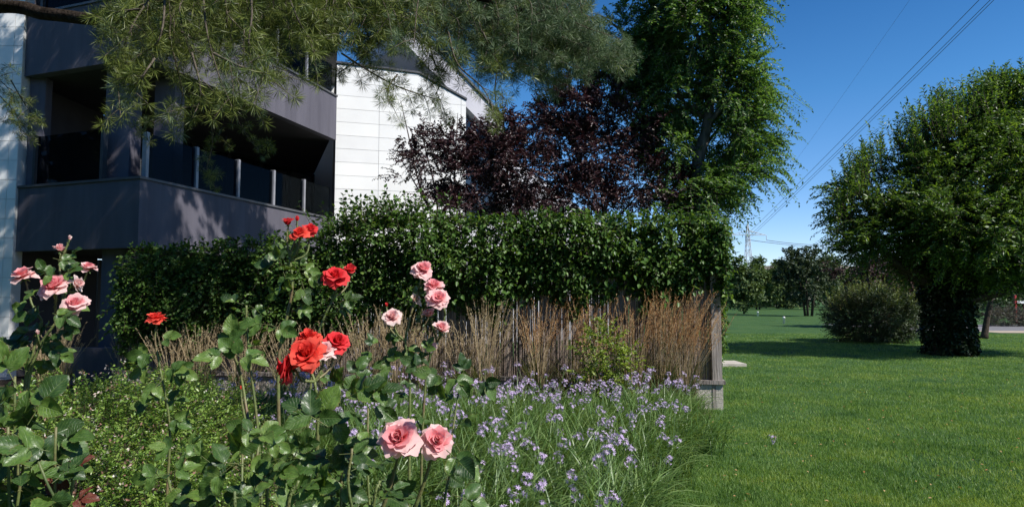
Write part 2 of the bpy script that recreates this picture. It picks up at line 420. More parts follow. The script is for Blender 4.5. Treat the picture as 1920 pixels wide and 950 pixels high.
M['pale_in'] = petal_mat('pale_petal_inner', (0.86, 0.42, 0.42), (0.9, 0.6, 0.58))
M['pale_out'] = petal_mat('pale_petal_outer', (0.88, 0.5, 0.48), (0.94, 0.76, 0.72))
M['fade_in'] = petal_mat('faded_petal_inner', (0.7, 0.4, 0.32), (0.82, 0.62, 0.52))
M['fade_out'] = petal_mat('faded_petal_outer', (0.75, 0.5, 0.42), (0.85, 0.72, 0.62))
M['white_paint'] = surf('white_paint', [(0.74, 0.74, 0.72), (0.8, 0.8, 0.78)], 20, 0.5)
M['red_paint'] = surf('red_paint', [(0.26, 0.02, 0.016), (0.34, 0.03, 0.024)], 8, 0.45)
M['steel'] = surf('galvanised_steel', [(0.55, 0.56, 0.6), (0.62, 0.63, 0.66)], 3, 0.5)
M['cable'] = surf('cable', [(0.06, 0.065, 0.075), (0.08, 0.085, 0.095)], 3, 0.5)
M['path'] = surf('grey_path', [(0.15, 0.145, 0.15), (0.2, 0.195, 0.2)], 4, 0.9, 0.4, 60, 0.2)
M['sand'] = surf('sandy_strip', [(0.36, 0.29, 0.22), (0.44, 0.37, 0.29)], 3, 0.95, 0.5, 30, 0.1)
M['hill'] = surf('dry_hill', [(0.10, 0.10, 0.085), (0.16, 0.145, 0.12), (0.22, 0.19, 0.16)], 0.012, 0.95, spec=0.1)

def lawn_mat():
    m, nt, p, out = base_mat('lawn_turf')
    L = nt.links.new
    tc = nt.nodes.new("ShaderNodeTexCoord")
    n1 = nt.nodes.new("ShaderNodeTexNoise"); n1.inputs["Scale"].default_value = 0.55; n1.inputs["Detail"].default_value = 7; n1.inputs["Roughness"].default_value = 0.62
    n2 = nt.nodes.new("ShaderNodeTexNoise"); n2.inputs["Scale"].default_value = 22; n2.inputs["Detail"].default_value = 6; n2.inputs["Roughness"].default_value = 0.7
    L(tc.outputs["Object"], n1.inputs[0]); L(tc.outputs["Object"], n2.inputs[0])
    r1 = ramp(nt, [(0.036, 0.085, 0.023), (0.05, 0.108, 0.028), (0.078, 0.128, 0.036)], [0.32, 0.52, 0.72]); L(n1.outputs[0], r1.inputs[0])
    r2 = ramp(nt, [(0.55, 0.55, 0.55), (1.25, 1.25, 1.25)], [0.3, 0.7]); L(n2.outputs[0], r2.inputs[0])
    mx = nt.nodes.new("ShaderNodeMix"); mx.data_type = 'RGBA'; mx.blend_type = 'MULTIPLY'; mx.inputs[0].default_value = 1
    L(r1.outputs[0], mx.inputs[6]); L(r2.outputs[0], mx.inputs[7]); L(mx.outputs[2], p.inputs["Base Color"])
    b = nt.nodes.new("ShaderNodeBump"); b.inputs["Strength"].default_value = 0.8; b.inputs["Distance"].default_value = 0.03
    L(n2.outputs[0], b.inputs["Height"]); L(b.outputs[0], p.inputs["Normal"])
    p.inputs["Roughness"].default_value = 0.9; p.inputs["Specular IOR Level"].default_value = 0.15
    return m
M['lawn'] = lawn_mat()

# ------------------------------------------------------------------ ground
def sheet(name, pts, z, m):
    b = MB(); b.add([(x, y, z) for x, y in pts], [tuple(range(len(pts)))])
    return tag(b.build(name, m), kind="structure")

sheet('lawn', [(-3000, -300), (3000, -300), (3000, 3000), (-3000, 3000)], 0.0, M['lawn'])
# bed edge towards the lawn, a little uneven
rg = np.random.default_rng(3)
bed_edge = [(0.2, 1.0)] + [(1.05 + 0.362 * (y - 4.6) + rg.normal(0, 0.03), y) for y in np.linspace(4.6, 9.85, 14)]
sheet('flower_bed', [(-6.5, 1.0)] + bed_edge + [(2.9, 11.2), (-6.5, 12.3)], 0.004, M['soil'])
sheet('building_forecourt', [(-16, 12.31), (-6.5, 12.3), (-1, 13.0), (-1, 34), (-16, 34)], 0.004, M['soil'])
sheet('footpath', [(19.5, 34.0), (60, 31.5), (60, 40.0), (19.5, 42.5)], 0.004, M['path'])
sheet('sandy_strip', [(23.0, 31.6), (60, 28.0), (60, 31.49), (23.0, 33.7)], 0.008, M['sand'])

def hill():
    rng = np.random.default_rng(5)
    n, Y = 140, 2600
    xs = np.linspace(-3000, 6000, n)
    h = 118 + 30 * np.sin(xs / 610 + 1.0) + 14 * np.sin(xs / 190) + rng.normal(0, 3.0, n)
    for k in range(2): h = np.convolve(np.pad(h, 1, 'edge'), [.25, .5, .25], 'valid')
    h += 26 * np.exp(-((xs - 1150) / 150) ** 2)
    V = []
    rows = 10
    for j in range(rows):
        t = j / (rows - 1)
        V += [(x + rng.normal(0, 12), Y - 900 * (1 - t), -2 + (hh + rng.normal(0, 4) * (0 < j < rows - 1)) * t ** 1.6) for x, hh in zip(xs, h)]
    V += [(x, Y + 900, -2) for x in xs]
    Fq = [(j * n + i, j * n + i + 1, (j + 1) * n + i + 1, (j + 1) * n + i) for j in range(rows) for i in range(n - 1)]
    tag(obj('hill', np_mesh('hill', V, [np.array(Fq)], [M['hill']], True)), kind="structure")
hill()

# ------------------------------------------------------------------ building
def frame_of(P0, P1):
    d = Vector((P1[0] - P0[0], P1[1] - P0[1])); ln = d.length; d.normalize()
    nx, ny = d.y, -d.x                      # outward, to the right hand of the direction of travel
    def fr(s, z, n=0.0): return (P0[0] + d.x * s + nx * n, P0[1] + d.y * s + ny * n, z)
    return fr, ln

def clip_poly(poly, a, b, c):
    """keep a*s + b*z <= c"""
    out = []
    for i in range(len(poly)):
        p, q = poly[i], poly[(i + 1) % len(poly)]
        fp, fq = a * p[0] + b * p[1] - c, a * q[0] + b * q[1] - c
        if fp <= 0: out.append(p)
        if (fp < 0 < fq) or (fq < 0 < fp):
            t = fp / (fp - fq); out.append((p[0] + (q[0] - p[0]) * t, p[1] + (q[1] - p[1]) * t))
    return out

def building():
    bld = thing('office_building', 'angular grey building with stacked glass balustraded balconies and white panelled end walls', 'building', (-8, 15, 0))
    L0, A, B, C, D = (-10.0, 13.4), (-6.93, 12.3), (-5.06, 18.9), (-7.3, 24.3), (-10.2, 16.4)
    def offset(pl, d):                       # move the balcony outline inwards by d
        (ax, ay), (bx, by), (cx, cy) = pl
        f1, l1 = frame_of(pl[0], pl[1]); f2, l2 = frame_of(pl[1], pl[2])
        p, q = Vector(f1(0, 0, -d)[:2]), Vector(f1(l1, 0, -d)[:2])
        r, s = Vector(f2(0, 0, -d)[:2]), Vector(f2(l2, 0, -d)[:2])
        u, v = q - p, s - r
        t = ((r.x - p.x) * v.y - (r.y - p.y) * v.x) / (u.x * v.y - u.y * v.x)
        return [tuple(p), tuple(p + u * t), tuple(s)]
    O = [L0, A, B]
    I = offset(O, 0.2)
    for z0, z1 in ((2.55, 3.83), (6.15, 7.40)):
        b = MB(); b.plan(O + I[::-1], z0, z1)
        o = b.build('balcony_parapet', M['render_grey'], bld)
        o2, i2 = offset(O, -0.035), offset(O, 0.235)
        c = MB(); c.plan(o2 + i2[::-1], z1 + 0.002, z1 + 0.05)
        c.build('coping', M['coping'], o)
        s = MB(); s.plan([I[0], I[1], I[2], C, D, (-10.2, 13.5)], z0 + 0.03, z0 + 0.28)
        s.build('soffit', M['soffit'], bld)
    s = MB(); s.plan([L0, A, B, (-5.3, 19.8), (-6.62, 24.6), (-7.9, 25.6), D, (-10.2, 13.5)], 9.55, 9.9); s.build('roof', M['coping'], bld)
    # window walls at the back of the balconies
    fr, ln = frame_of(D, C)
    for z0, z1 in ((0.0, 2.56), (2.84, 6.17), (6.44, 9.54)):
        n = 6
        for k in range(n):
            s0, s1 = ln * k / n, ln * (k + 1) / n
            f = MB()
            for a, b_ in (((s0, z0), (s0 + 0.07, z1)), ((s1 - 0.07, z0), (s1 - 0.002, z1)), ((s0 + 0.07, z0), (s1 - 0.07, z0 + 0.08)), ((s0 + 0.07, z1 - 0.1), (s1 - 0.07, z1))):
                f.face_prism(fr, [(a[0], a[1]), (b_[0], a[1]), (b_[0], b_[1]), (a[0], b_[1])], -0.04, 0.04)
            w = f.build('window', M['frame'], bld)
            g = MB(); g.face_prism(fr, [(s0 + 0.07, z0 + 0.08), (s1 - 0.07, z0 + 0.08), (s1 - 0.07, z1 - 0.1), (s0 + 0.07, z1 - 0.1)], -0.012, 0.0)
            g.build('pane', M['window'], w)
    w = MB(); w.box((-10.4, 13.62, 0.0), (-10.2, 16.38, 9.5)); w.build('side_wall', M['soffit'], bld)
    fr3, ln3 = frame_of((-7.95, 24.32), (-6.45, 24.32))
    w = MB(); w.face_prism(fr3, [(0, 0), (ln3, 0), (ln3, 9.5), (0, 9.5)], -0.2, 0.0)
    tag(w.build('back_wall', M['panel'], bld), 'pale wall closing the far end of the balconies')
    # corner pillars of the first floor and ground floor
    for (xa, ya, xb, yb, z0, z1) in ((-8.05, 12.98, -7.55, 13.38, 2.85, 6.17), (-7.42, 13.6, -7.0, 14.0, 2.85, 6.17), (-7.98, 12.95, -7.5, 13.35, 0.0, 2.56), (-9.98, 13.55, -9.66, 13.75, 2.85, 6.17)):
        b = MB(); b.box((xa, ya, z0), (xb, yb, z1)); b.build('pillar', M['render_grey'], bld)
    b = MB(); b.box((-8.7, 12.6, 0.004), (-7.35, 12.9, 0.68)); b.build('plinth', M['render_grey'], bld)
    # glass balustrades on both parapets
    G = offset(O, 0.1)
    for z0, n1, n2 in ((3.885, 1, 5), (7.455, 1, 5)):
        for (P, Q, n, h) in ((G[0], G[1], n1, 1.0), (G[1], G[2], n2, 0.86)):
            fg, lg = frame_of(P, Q)
            m = 0.45 if n == 1 else 0.1
            for k in range(n):
                s0 = m + (lg - m - 0.12) * k / n; s1 = m + (lg - m - 0.12) * (k + 1) / n
                if n == 1: s0, s1 = 0.32, lg - 1.0
                g = MB(); g.face_prism(fg, [(s0 + 0.05, z0 + 0.01), (s1 - 0.02, z0 + 0.01), (s1 - 0.02, z0 + h), (s0 + 0.05, z0 + h)], -0.008, 0.008)
                g.build('balustrade_pane', M['glass'], bld)
                for ss in ((s0,) if n > 1 else (s0, s1 + 0.03)):
                    p = MB()
                    p.face_prism(fg, [(ss - 0.035, z0 + 0.002), (ss + 0.035, z0 + 0.002), (ss + 0.035, z0 + h + 0.02), (ss - 0.035, z0 + h + 0.02)], -0.05, 0.05)
                    p.build('post', M['post'] if n > 1 else M['frame'], bld)
    # panelled end walls
    def panel_wall(name, P0, P1, outline, back, rows_h, pw, lab):
        fw, lw = frame_of(P0, P1)
        b = MB(); b.face_prism(fw, outline['poly'], -back, 0.0)
        wl = b.build(name, M['joint'], bld); tag(wl, lab)
        zmax = max(z for s, z in outline['poly'])
        z = 0.05; r = 0
        cache = {}
        while z < zmax - 0.02:
            s = 0.0
            edges = [0.0] + [e for e in np.arange(pw * (0.5 if r % 2 else 1.0) if outline.get('stagger') else pw, lw - 0.15, pw)] + [lw]
            for k in range(len(edges) - 1):
                g = 0.005
                pol = [(edges[k] + (g if k else 0.0), z + g), (edges[k + 1] - g * (k + 2 < len(edges)), z + g), (edges[k + 1] - g * (k + 2 < len(edges)), z + rows_h - g), (edges[k] + (g if k else 0.0), z + rows_h - g)]
                full = pol
                for cl in outline['clips']: pol = clip_poly(pol, *cl)
                if len(pol) < 3: continue
                pb = MB(); pb.face_prism(fw, pol, 0.001, 0.02 + 0.002 * random.random())
                pb.build('wall_panel', M['panel'], wl)
            z += rows_h; r += 1
        return fw, lw, wl
    P0, P1 = (-5.15, 19.2), (-1.43, 20.27)
    lw = math.hypot(P1[0] - P0[0], P1[1] - P0[1])
    a0, a1 = (2.42, 8.42), (lw, 7.72)
    sl = (a1[1] - a0[1]) / (a1[0] - a0[0])
    poly = [(0, 0), (lw, 0), (lw, a1[1]), a0, (0, 8.5)]
    s1 = (a0[1] - 8.5) / a0[0]
    clips = [(-s1, 1, 8.47), (-sl, 1, a0[1] - sl * a0[0] - 0.03)]
    fw, lw, wl = panel_wall('white_end_wall', P0, P1, {'poly': poly, 'clips': clips}, 5.4, 0.395, 1.24, 'bright white panelled wall with a sloped top corner')
    c = MB()
    top = [(-0.03, 8.5), a0, (lw + 0.03, a1[1])]
    for p, q in ((top[0], top[1]), (top[1], top[2])):
        c.face_prism(fw, [(p[0], p[1] + 0.002), (q[0], q[1] + 0.002), (q[0], q[1] + 0.06), (p[0], p[1] + 0.06)], -5.4, 0.06)
    c.build('coping', M['coping'], wl)
    panel_wall('left_end_wall', (-12.4, 13.36), (-10.02, 13.36), {'poly': [(0, 0), (2.38, 0), (2.38, 10.2), (0, 10.2)], 'clips': []}, 0.25, 0.395, 1.1, 'dappled white panelled wall at the left end')
    # sloping roof wing behind the white wall
    p, q = at(815, 88, 22.6), at(945, 226, 24.2)
    fs, lfs = frame_of((p.x, p.y), (q.x, q.y))
    k = (q.z - p.z) / lfs
    up = 1.2
    fa = MB(); fa.face_prism(fs, [(-up, p.z - k * up - 0.95), (lfs, q.z - 0.95), (lfs, q.z), (-up, p.z - k * up)], -4.0, 0.0)
    fas = fa.build('roof_fascia', M['pale_render'], bld)
    tag(fas, 'pale sloping fascia of the rear wing')
    c = MB(); c.face_prism(fs, [(-up - .05, p.z - k * up + 0.004), (lfs + .05, q.z + 0.004), (lfs + .05, q.z + 0.09), (-up - .05, p.z - k * up + 0.09)], -4.1, 0.08)
    c.build('coping', M['coping'], fas)
    rw = MB(); rw.face_prism(fs, [(0.2, 0), (lfs + 6, 0), (lfs + 6, 4.2), (lfs, q.z - 0.96), (0.2, p.z + k * .2 - 0.96)], -3.9, -0.35)
    rw.build('rear_wing_wall', M['pale_render'], bld)
    rg_ = MB(); rg_.face_prism(fs, [(0.3, 4.4), (lfs - 0.1, 4.4), (lfs - 0.1, q.z - 1.0), (0.3, p.z + k * .3 - 1.0)], -0.34, -0.28)
    rg_.build('rear_window', M['window'], bld)
building()

# ------------------------------------------------------------------ leaves and twigs in bulk
def leaf_geo(P, Dr, N, Ln, Wd, fold=0.18, curl=0.12, six=False):
    n = len(P)
    Dr = nrm(Dr); S = nrm(np.cross(Dr, N)); Nn = np.cross(S, Dr)
    Ln = np.broadcast_to(Ln, (n,))[:, None]; Wd = np.broadcast_to(Wd, (n,))[:, None]
    tip = P + Dr * Ln - Nn * Ln * curl
    if not six:
        mid = P + Dr * Ln * 0.45 + Nn * Wd * fold
        V = np.stack([P, mid + S * Wd * 0.5, tip, mid - S * Wd * 0.5], 1).reshape(-1, 3)
        i = np.arange(n)[:, None] * 4
        Ft = np.concatenate([i + np.array([[0, 1, 2]]), i + np.array([[0, 2, 3]])])
        return V, Ft
    a = P + Dr * Ln * 0.28 + Nn * Wd * fold; b = P + Dr * Ln * 0.66 + Nn * (Wd * fold - Ln * curl * .4)
    V = np.stack([P, a + S * Wd * .46, b + S * Wd * .4, tip, b - S * Wd * .4, a - S * Wd * .46], 1).reshape(-1, 3)
    i = np.arange(n)[:, None] * 6
    Ft = np.concatenate([i + np.array([[0, 1, 2, 3]]), i + np.array([[0, 3, 4, 5]])])
    return V, Ft

def join(parts):
    Vs, Fs, off = [], [], 0
    for V, Fa in parts:
        Vs.append(V); Fs.append(Fa + off); off += len(V)
    return np.concatenate(Vs), np.concatenate(Fs)

def sprays(rng, S, Dr, Ln, nl, droop, ll, lw, splay=0.8, jit=0.3, up=0.8, six=False, fold=0.18, curl=0.12, first=0.1):
    """leafy twigs: nl leaves in two rows along every twig; returns leaf geometry and twig polylines"""
    n = len(S)
    Dr = nrm(Dr)
    t = np.linspace(first, 1.0, nl)[None, :, None]
    Ln3 = np.broadcast_to(Ln, (n,))[:, None, None]
    dr = np.broadcast_to(droop, (n,))[:, None, None] * np.array([0, 0, -1.0])
    P = S[:, None] + Dr[:, None] * Ln3 * t + dr * Ln3 * t ** 2
    T = nrm(Dr[:, None] + 2 * dr * t)
    side = nrm(np.cross(T, np.array([0, 0, 1.0]) + rng.normal(0, 0.35, (n, 1, 3))))
    sg = np.where(np.arange(nl) % 2 == 0, 1.0, -1.0)[None, :, None]
    D2 = nrm(T * 0.6 + side * sg * splay + rng.normal(0, jit, (n, nl, 3)))
    N2 = nrm(np.array([0, 0, up]) + rng.normal(0, 0.45, (n, nl, 3)) + Dr[:, None] * 0.25)
    sc = rng.uniform(0.65, 1.15, (n, nl))
    V, Fa = leaf_geo(P.reshape(-1, 3), D2.reshape(-1, 3), N2.reshape(-1, 3), (ll * sc).ravel(), (lw * sc).ravel(), fold, curl, six)
    tt = np.array([0, 0.5, 1.0])[None, :, None]
    lines = S[:, None] + Dr[:, None] * Ln3 * tt + dr * Ln3 * tt ** 2
    return (V, Fa), lines

def twig_geo(lines, r0, r1, n=3):
    """many 3-point twigs at once"""
    k, m = lines.shape[:2]
    ang = np.arange(n) * 2 * np.pi / n
    T = np.gradient(lines, axis=1); T = nrm(T)
    A = nrm(np.cross(T, np.array([0.31, 0.17, 0.93]))); Bv = np.cross(T, A)
    R = np.linspace(r0, r1, m)[None, :, None, None]
    ring = lines[:, :, None] + R * (A[:, :, None] * np.cos(ang)[None, None, :, None] + Bv[:, :, None] * np.sin(ang)[None, None, :, None])
    V = ring.reshape(-1, 3)
    base = (np.arange(k)[:, None, None] * m + np.arange(m - 1)[None, :, None]) * n
    j = np.arange(n)[None, None, :]
    a = base + j; b = base + (j + 1) % n
    Fq = np.stack([a, b, b + n, a + n], -1).reshape(-1, 4)
    return V, Fq

def lobe_points(rng, lobes, n, inner=0.55, clumps=None):
    """points and outward directions spread through ellipsoid lobes, gathered in clumps"""
    c = np.array([l[0] for l in lobes], float); r = np.array([l[1] for l in lobes], float)
    wt = np.array([l[2] if len(l) > 2 else 1.0 for l in lobes]) * (r.prod(1) ** (2 / 3)); wt /= wt.sum()
    if clumps:
        ci = rng.choice(len(lobes), clumps, p=wt)
        d = nrm(rng.normal(0, 1, (clumps, 3)))
        rad = rng.uniform(inner, 1.0, (clumps, 1)) ** 0.8
        cc = c[ci] + d * r[ci] * rad
        k = rng.integers(0, clumps, n)
        ms = r[ci].mean(1, keepdims=True)
        P = cc[k] + rng.normal(0, 0.16, (n, 3)) * ms[k]
        Dd = nrm(d[k] + rng.normal(0, 0.5, (n, 3)))
        return P, Dd
    ci = rng.choice(len(lobes), n, p=wt)
    d = nrm(rng.normal(0, 1, (n, 3)))
    rad = rng.uniform(inner, 1.0, (n, 1))
    return c[ci] + d * r[ci] * rad, nrm(d + rng.normal(0, 0.35, (n, 3)))

def limb_lines(rng, lobes, trunk_pts, r0, lift=0.35):
    """limbs from the trunk into every lobe"""
    TP = np.array([tuple(p) for p in trunk_pts])
    lines, rads = [], []
    for l in lobes:
        c = np.array(l[0])
        zt = c[2] - lift * np.linalg.norm(c[:2] - TP[:, :2].mean(0)) - 0.4
        i = int(np.argmin(abs(TP[:, 2] - zt)))
        s = TP[i]
        mid = s * 0.5 + c * 0.5 + np.array([rng.normal(0, .12), rng.normal(0, .12), -0.12 * np.linalg.norm(c - s)])
        pts = smooth_path([s, mid, c, c + (c - mid) * 0.6], 4)
        lines.append([tuple(p) for p in pts]); rads.append(np.linspace(r0, r0 * 0.22, len(pts)))
    return lines, rads

# ------------------------------------------------------------------ fence and hedge
FX0, FY0, FX1, FY1 = 2.97, 9.82, -6.6, 11.25
def on_fence(X, out=0.0):
    t = (X - FX0) / (FX1 - FX0)
    return FY0 + (FY1 - FY0) * t - out

def fence():
    rng = np.random.default_rng(11)
    f = thing('reed_fence', 'weathered reed screen fence on a low pale kerb wall beneath the clipped hedge', 'fence', (FX0, FY0, 0))
    # reeds, too thin to pick apart: one part
    lines, rads = [], []
    X = FX0 - 0.08
    while X > FX1:
        Y = on_fence(X) + rng.normal(0, 0.008)
        zt = 2.35 + rng.normal(0, 0.05) - 0.25 * max(0, (-X - 3) / 3.6)
        r = rng.uniform(0.006, 0.011)
        a, b = rng.normal(0, .006), rng.normal(0, .006)
        lines.append([(X, Y, 0.43), (X + a, Y + b, 1.1), (X + b, Y, zt)]); rads.append(r)
        X -= rng.uniform(0.008, 0.0135)
    V, Fq, _ = tube_np(lines, rads, 4)
    tag(obj('reed', np_mesh('reed', V, [Fq], [M['reed']]), f), kind='stuff')
    b = MB(); b.box((FX0 - 0.07, FY0 - 0.07, 0.0), (FX0 + 0.075, FY0 + 0.07, 2.5)); b.build('post', M['timber'], f)
    for X in (0.2, -2.6, -5.3):
        b = MB(); b.box((X - 0.06, on_fence(X) + 0.02, 0.0), (X + 0.06, on_fence(X) + 0.14, 2.1)); b.build('post', M['timber'], f)
    fr, ln = frame_of((FX1, FY1), (FX0 + 0.09, FY0))
    b = MB(); b.face_prism(fr, [(0, 0.37), (ln + 0.03, 0.37), (ln + 0.03, 0.425), (0, 0.425)], -0.1, 0.12); b.build('rail', M['timber'], f)
    b = MB(); b.face_prism(fr, [(0, 0.0), (ln, 0.0), (ln, 0.368), (0, 0.368)], -0.07, 0.085); b.build('kerb_wall', M['stone'], f)
    b = MB(); b.face_prism(fr, [(0, 1.72), (ln - 0.2, 1.72), (ln - 0.2, 1.77), (0, 1.77)], -0.06, -0.02); b.build('wire_rail', M['timber'], f)
fence()

def hedge():
    rng = np.random.default_rng(12)
    h = thing('climbing_hedge', 'dense glossy green climbing hedge smothering the top of the reed fence', 'hedge', (-1.5, 10.5, 0))
    n = 7600
    X = rng.uniform(FX1 + 0.1, FX0 + 0.12, n)
    top = np.interp(X, [-6.4, -4.6, -3.3, -2.3, -1.3, 0, 1.5, 3.1], [2.34, 2.42, 2.55, 2.72, 2.80, 2.78, 2.76, 2.72])
    low = np.interp(X, [-6.4, -3.4, -2.2, -0.8, 0.6, 2.2, 3.1], [0.6, 0.8, 1.05, 1.36, 1.5, 1.62, 1.58]) + 0.16 * np.sin(X * 5.1) + 0.1 * np.sin(X * 11.3 + 1)
    u = rng.uniform(0, 1, n)
    Z = low + (top - low) * u ** 0.85
    bulge = 0.30 + 0.12 * np.sin(X * 2.3 + 2 * Z) + 0.12 * np.sin(X * 5.7 - Z * 4.0)
    bulge = np.minimum(bulge * .8, (Z - low + 0.04) / 3.8)
    hollow = np.sin(X * 3.3 + 1.7 * np.sin(Z * 3.1)) * np.sin(Z * 4.3 + X * 1.1 + 0.8)
    bulge -= 0.45 * np.clip(hollow - 0.2, 0, 1)
    bulge = np.maximum(bulge, 0.02)
    Y = np.array([on_fence(x) for x in X]) - bulge * rng.uniform(0.35, 1.05, n)
    back = rng.uniform(0, 1, n) < 0.2
    Y = np.where(back, np.array([on_fence(x) for x in X]) + rng.uniform(0.0, 0.45, n), Y)
    S = np.stack([X, Y, Z], 1)
    Dr = np.stack([rng.normal(0, 0.7, n), np.where(back, 0.5, -0.75 * np.clip((Z - low) / .5, .15, 1)) + rng.normal(0, 0.25, n), rng.normal(-0.15, 0.55, n)], 1)
    g1, l1 = sprays(rng, S, Dr, rng.uniform(0.12, 0.30, n) * np.clip((Z - low) / .7, .45, 1), 9, 0.5, 0.066, 0.042, 0.75, 0.3, 0.55, True, 0.14, 0.16)
    # top sprigs that poke over the outline, thin and tall in front of the white wall
    n2 = 520
    X2 = np.concatenate([rng.uniform(-6.3, 3.0, 330), rng.normal(-2.05, 0.5, 190)])
    t2 = np.interp(X2, [-6.4, -4.6, -3.3, -2.3, -1.3, 0, 1.5, 3.1], [2.30, 2.38, 2.52, 2.68, 2.74, 2.72, 2.70, 2.66])
    S2 = np.stack([X2, np.array([on_fence(x) for x in X2]) + rng.uniform(-0.35, 0.3, n2), t2], 1)
    len2 = rng.uniform(0.12, 0.26, n2); len2[330:] = rng.uniform(0.25, 0.72, 190)
    D2 = np.stack([rng.normal(0, 0.35, n2), rng.normal(0, 0.3, n2), np.ones(n2)], 1)
    g2, l2 = sprays(rng, S2, D2, len2, 8, 0.1, 0.08, 0.05, 0.8, 0.3, 0.5, True)
    # the corner that wraps round the end post and trails down its lawn side
    n3 = 420
    Z3 = rng.uniform(0.75, 2.7, n3)
    S3 = np.stack([FX0 + 0.08 + rng.uniform(0.0, 0.06, n3), FY0 + rng.uniform(-0.22, 0.5, n3), Z3], 1)
    keep = (Z3 > 1.6) | (S3[:, 1] > FY0 + 0.05)
    S3 = S3[keep]; n3 = len(S3)
    D3 = np.stack([rng.uniform(-.2, .7, n3), rng.normal(-0.3, 0.5, n3), rng.normal(-0.2, 0.5, n3)], 1)
    g3, l3 = sprays(rng, S3, D3, rng.uniform(0.06, 0.15, n3), 7, 0.5, 0.07, 0.045, 0.8, 0.3, 0.5, True)
    pick = rng.choice(n, 900, p=np.clip(Z - low + .1, 0, 2) / np.clip(Z - low + .1, 0, 2).sum())
    g4, l4 = sprays(rng, S[pick] + np.array([0, -.05, .02]), Dr[pick] + np.array([.2, -.2, .5]), rng.uniform(.12, .26, 900), 8, .3, .058, .034, .8, .3, .5, True)
    tag(obj('young_shoot', np_mesh('young_shoot', g4[0], [g4[1]], [M['hedge_light']]), h), kind='stuff')
    V, Fa = join([g1, g2, g3])
    tag(obj('foliage', np_mesh('foliage', V, [Fa], [M['hedge']]), h), kind='stuff')
    V, Fq = join([twig_geo(l, 0.006, 0.002) for l in (l1, l2, l3)])
    tag(obj('twig', np_mesh('twig', V, [Fq], [M['dark_bark']]), h), kind='stuff')
    # single big leaves on the face of the hedge towards the lawn end
    me = []
    for k in range(6):
        Vl, Fl = leaf_geo(np.zeros((1, 3)), np.array([[0, 1.0, 0]]), np.array([[0, 0, 1.0]]), 1.0, 0.62 + 0.03 * k, 0.12 + .02 * k, 0.1 + .03 * k, True)
        me.append(np_mesh('leaf', Vl, [Fl], [M['hedge']]))
    for k in range(300):
        x = rng.uniform(-1.6, 2.95); z = rng.uniform(1.5, 2.75)
        bl = 0.30 + 0.12 * math.sin(x * 2.3 + 2 * z) + 0.12 * math.sin(x * 5.7 - z * 4.0)
        o = obj('leaf', me[k % 6], h, False)
        o.location = Vector((x, on_fence(x) - bl - rng.uniform(0.05, 0.3), z)) - h.location
        s = rng.uniform(0.06, 0.088)
        o.scale = (s, s, s)
        o.rotation_euler = (rng.uniform(-1.4, -0.4), rng.normal(0, .4), rng.normal(math.pi, .9))
hedge()
b_ = MB(); b_.box((4.98, 15.9, 0.0), (5.55, 16.75, 0.07))
tag(b_.build('paving_slab', M['stone']), 'small pale stone slab lying in the lawn beside the fence end', 'paving slab')

# ------------------------------------------------------------------ broadleaved trees
def tree(name, label, cat, base, trunk, tr, lobes, leaf, wood, mat, nspray, nl, slen, ll, lw, droop=0.25, clumps=None, seed=1, group=None, extra=None, skip=None, inner=0.5, up=0.8, out_up=0.2, six=False):
    rng = np.random.default_rng(seed)
    t = thing(name, label, cat, base, group)
    pts = smooth_path([base] + trunk, 6)
    mb = MB(); mb.tube([tuple(p) for p in pts], np.interp(np.linspace(0, 1, len(pts)), [0, 0.06, 1], [tr * 1.35, tr, tr * 0.35]), 10)
    mb.build('trunk', M[wood], t, True)
    ll_, rr = limb_lines(rng, lobes, pts, tr * 0.42)
    V, Fq, _ = tube_np(ll_, rr, 5)
    obj('limbs' if False else 'limb', np_mesh('limb', V, [Fq], [M[wood]], True), t)
    P, Dd = lobe_points(rng, lobes, nspray, inner, clumps)
    Dd = Dd + np.array([0, 0, out_up])
    if skip is not None:
        k = ~skip(P); P, Dd = P[k], Dd[k]
    parts, lines = [], []
    g, l = sprays(rng, P, Dd, rng.uniform(slen * .6, slen * 1.3, len(P)), nl, droop, ll, lw, up=up, six=six)
    parts.append(g); lines.append(l)
    if extra is not None:
        for (P2, D2, sl2, dr2, nl2) in extra(rng):
            g, l = sprays(rng, P2, D2, sl2, nl2, dr2, ll, lw, up=up, six=six)
            parts.append(g); lines.append(l)
    V, Fa = join(parts)
    tag(obj('crown', np_mesh('crown', V, [Fa], [M[mat]]), t), kind='stuff')
    V, Fq = join([twig_geo(x, max(0.004, ll * .06), max(0.0015, ll * .02)) for x in lines])
    tag(obj('twig', np_mesh('twig', V, [Fq], [M[wood]]), t), kind='stuff')
    return t

def lob(px, py, Y, r, w=1.0):
    r = (r, r, r) if not isinstance(r, tuple) else r
    return (tuple(at(px, py, Y)), r, w)

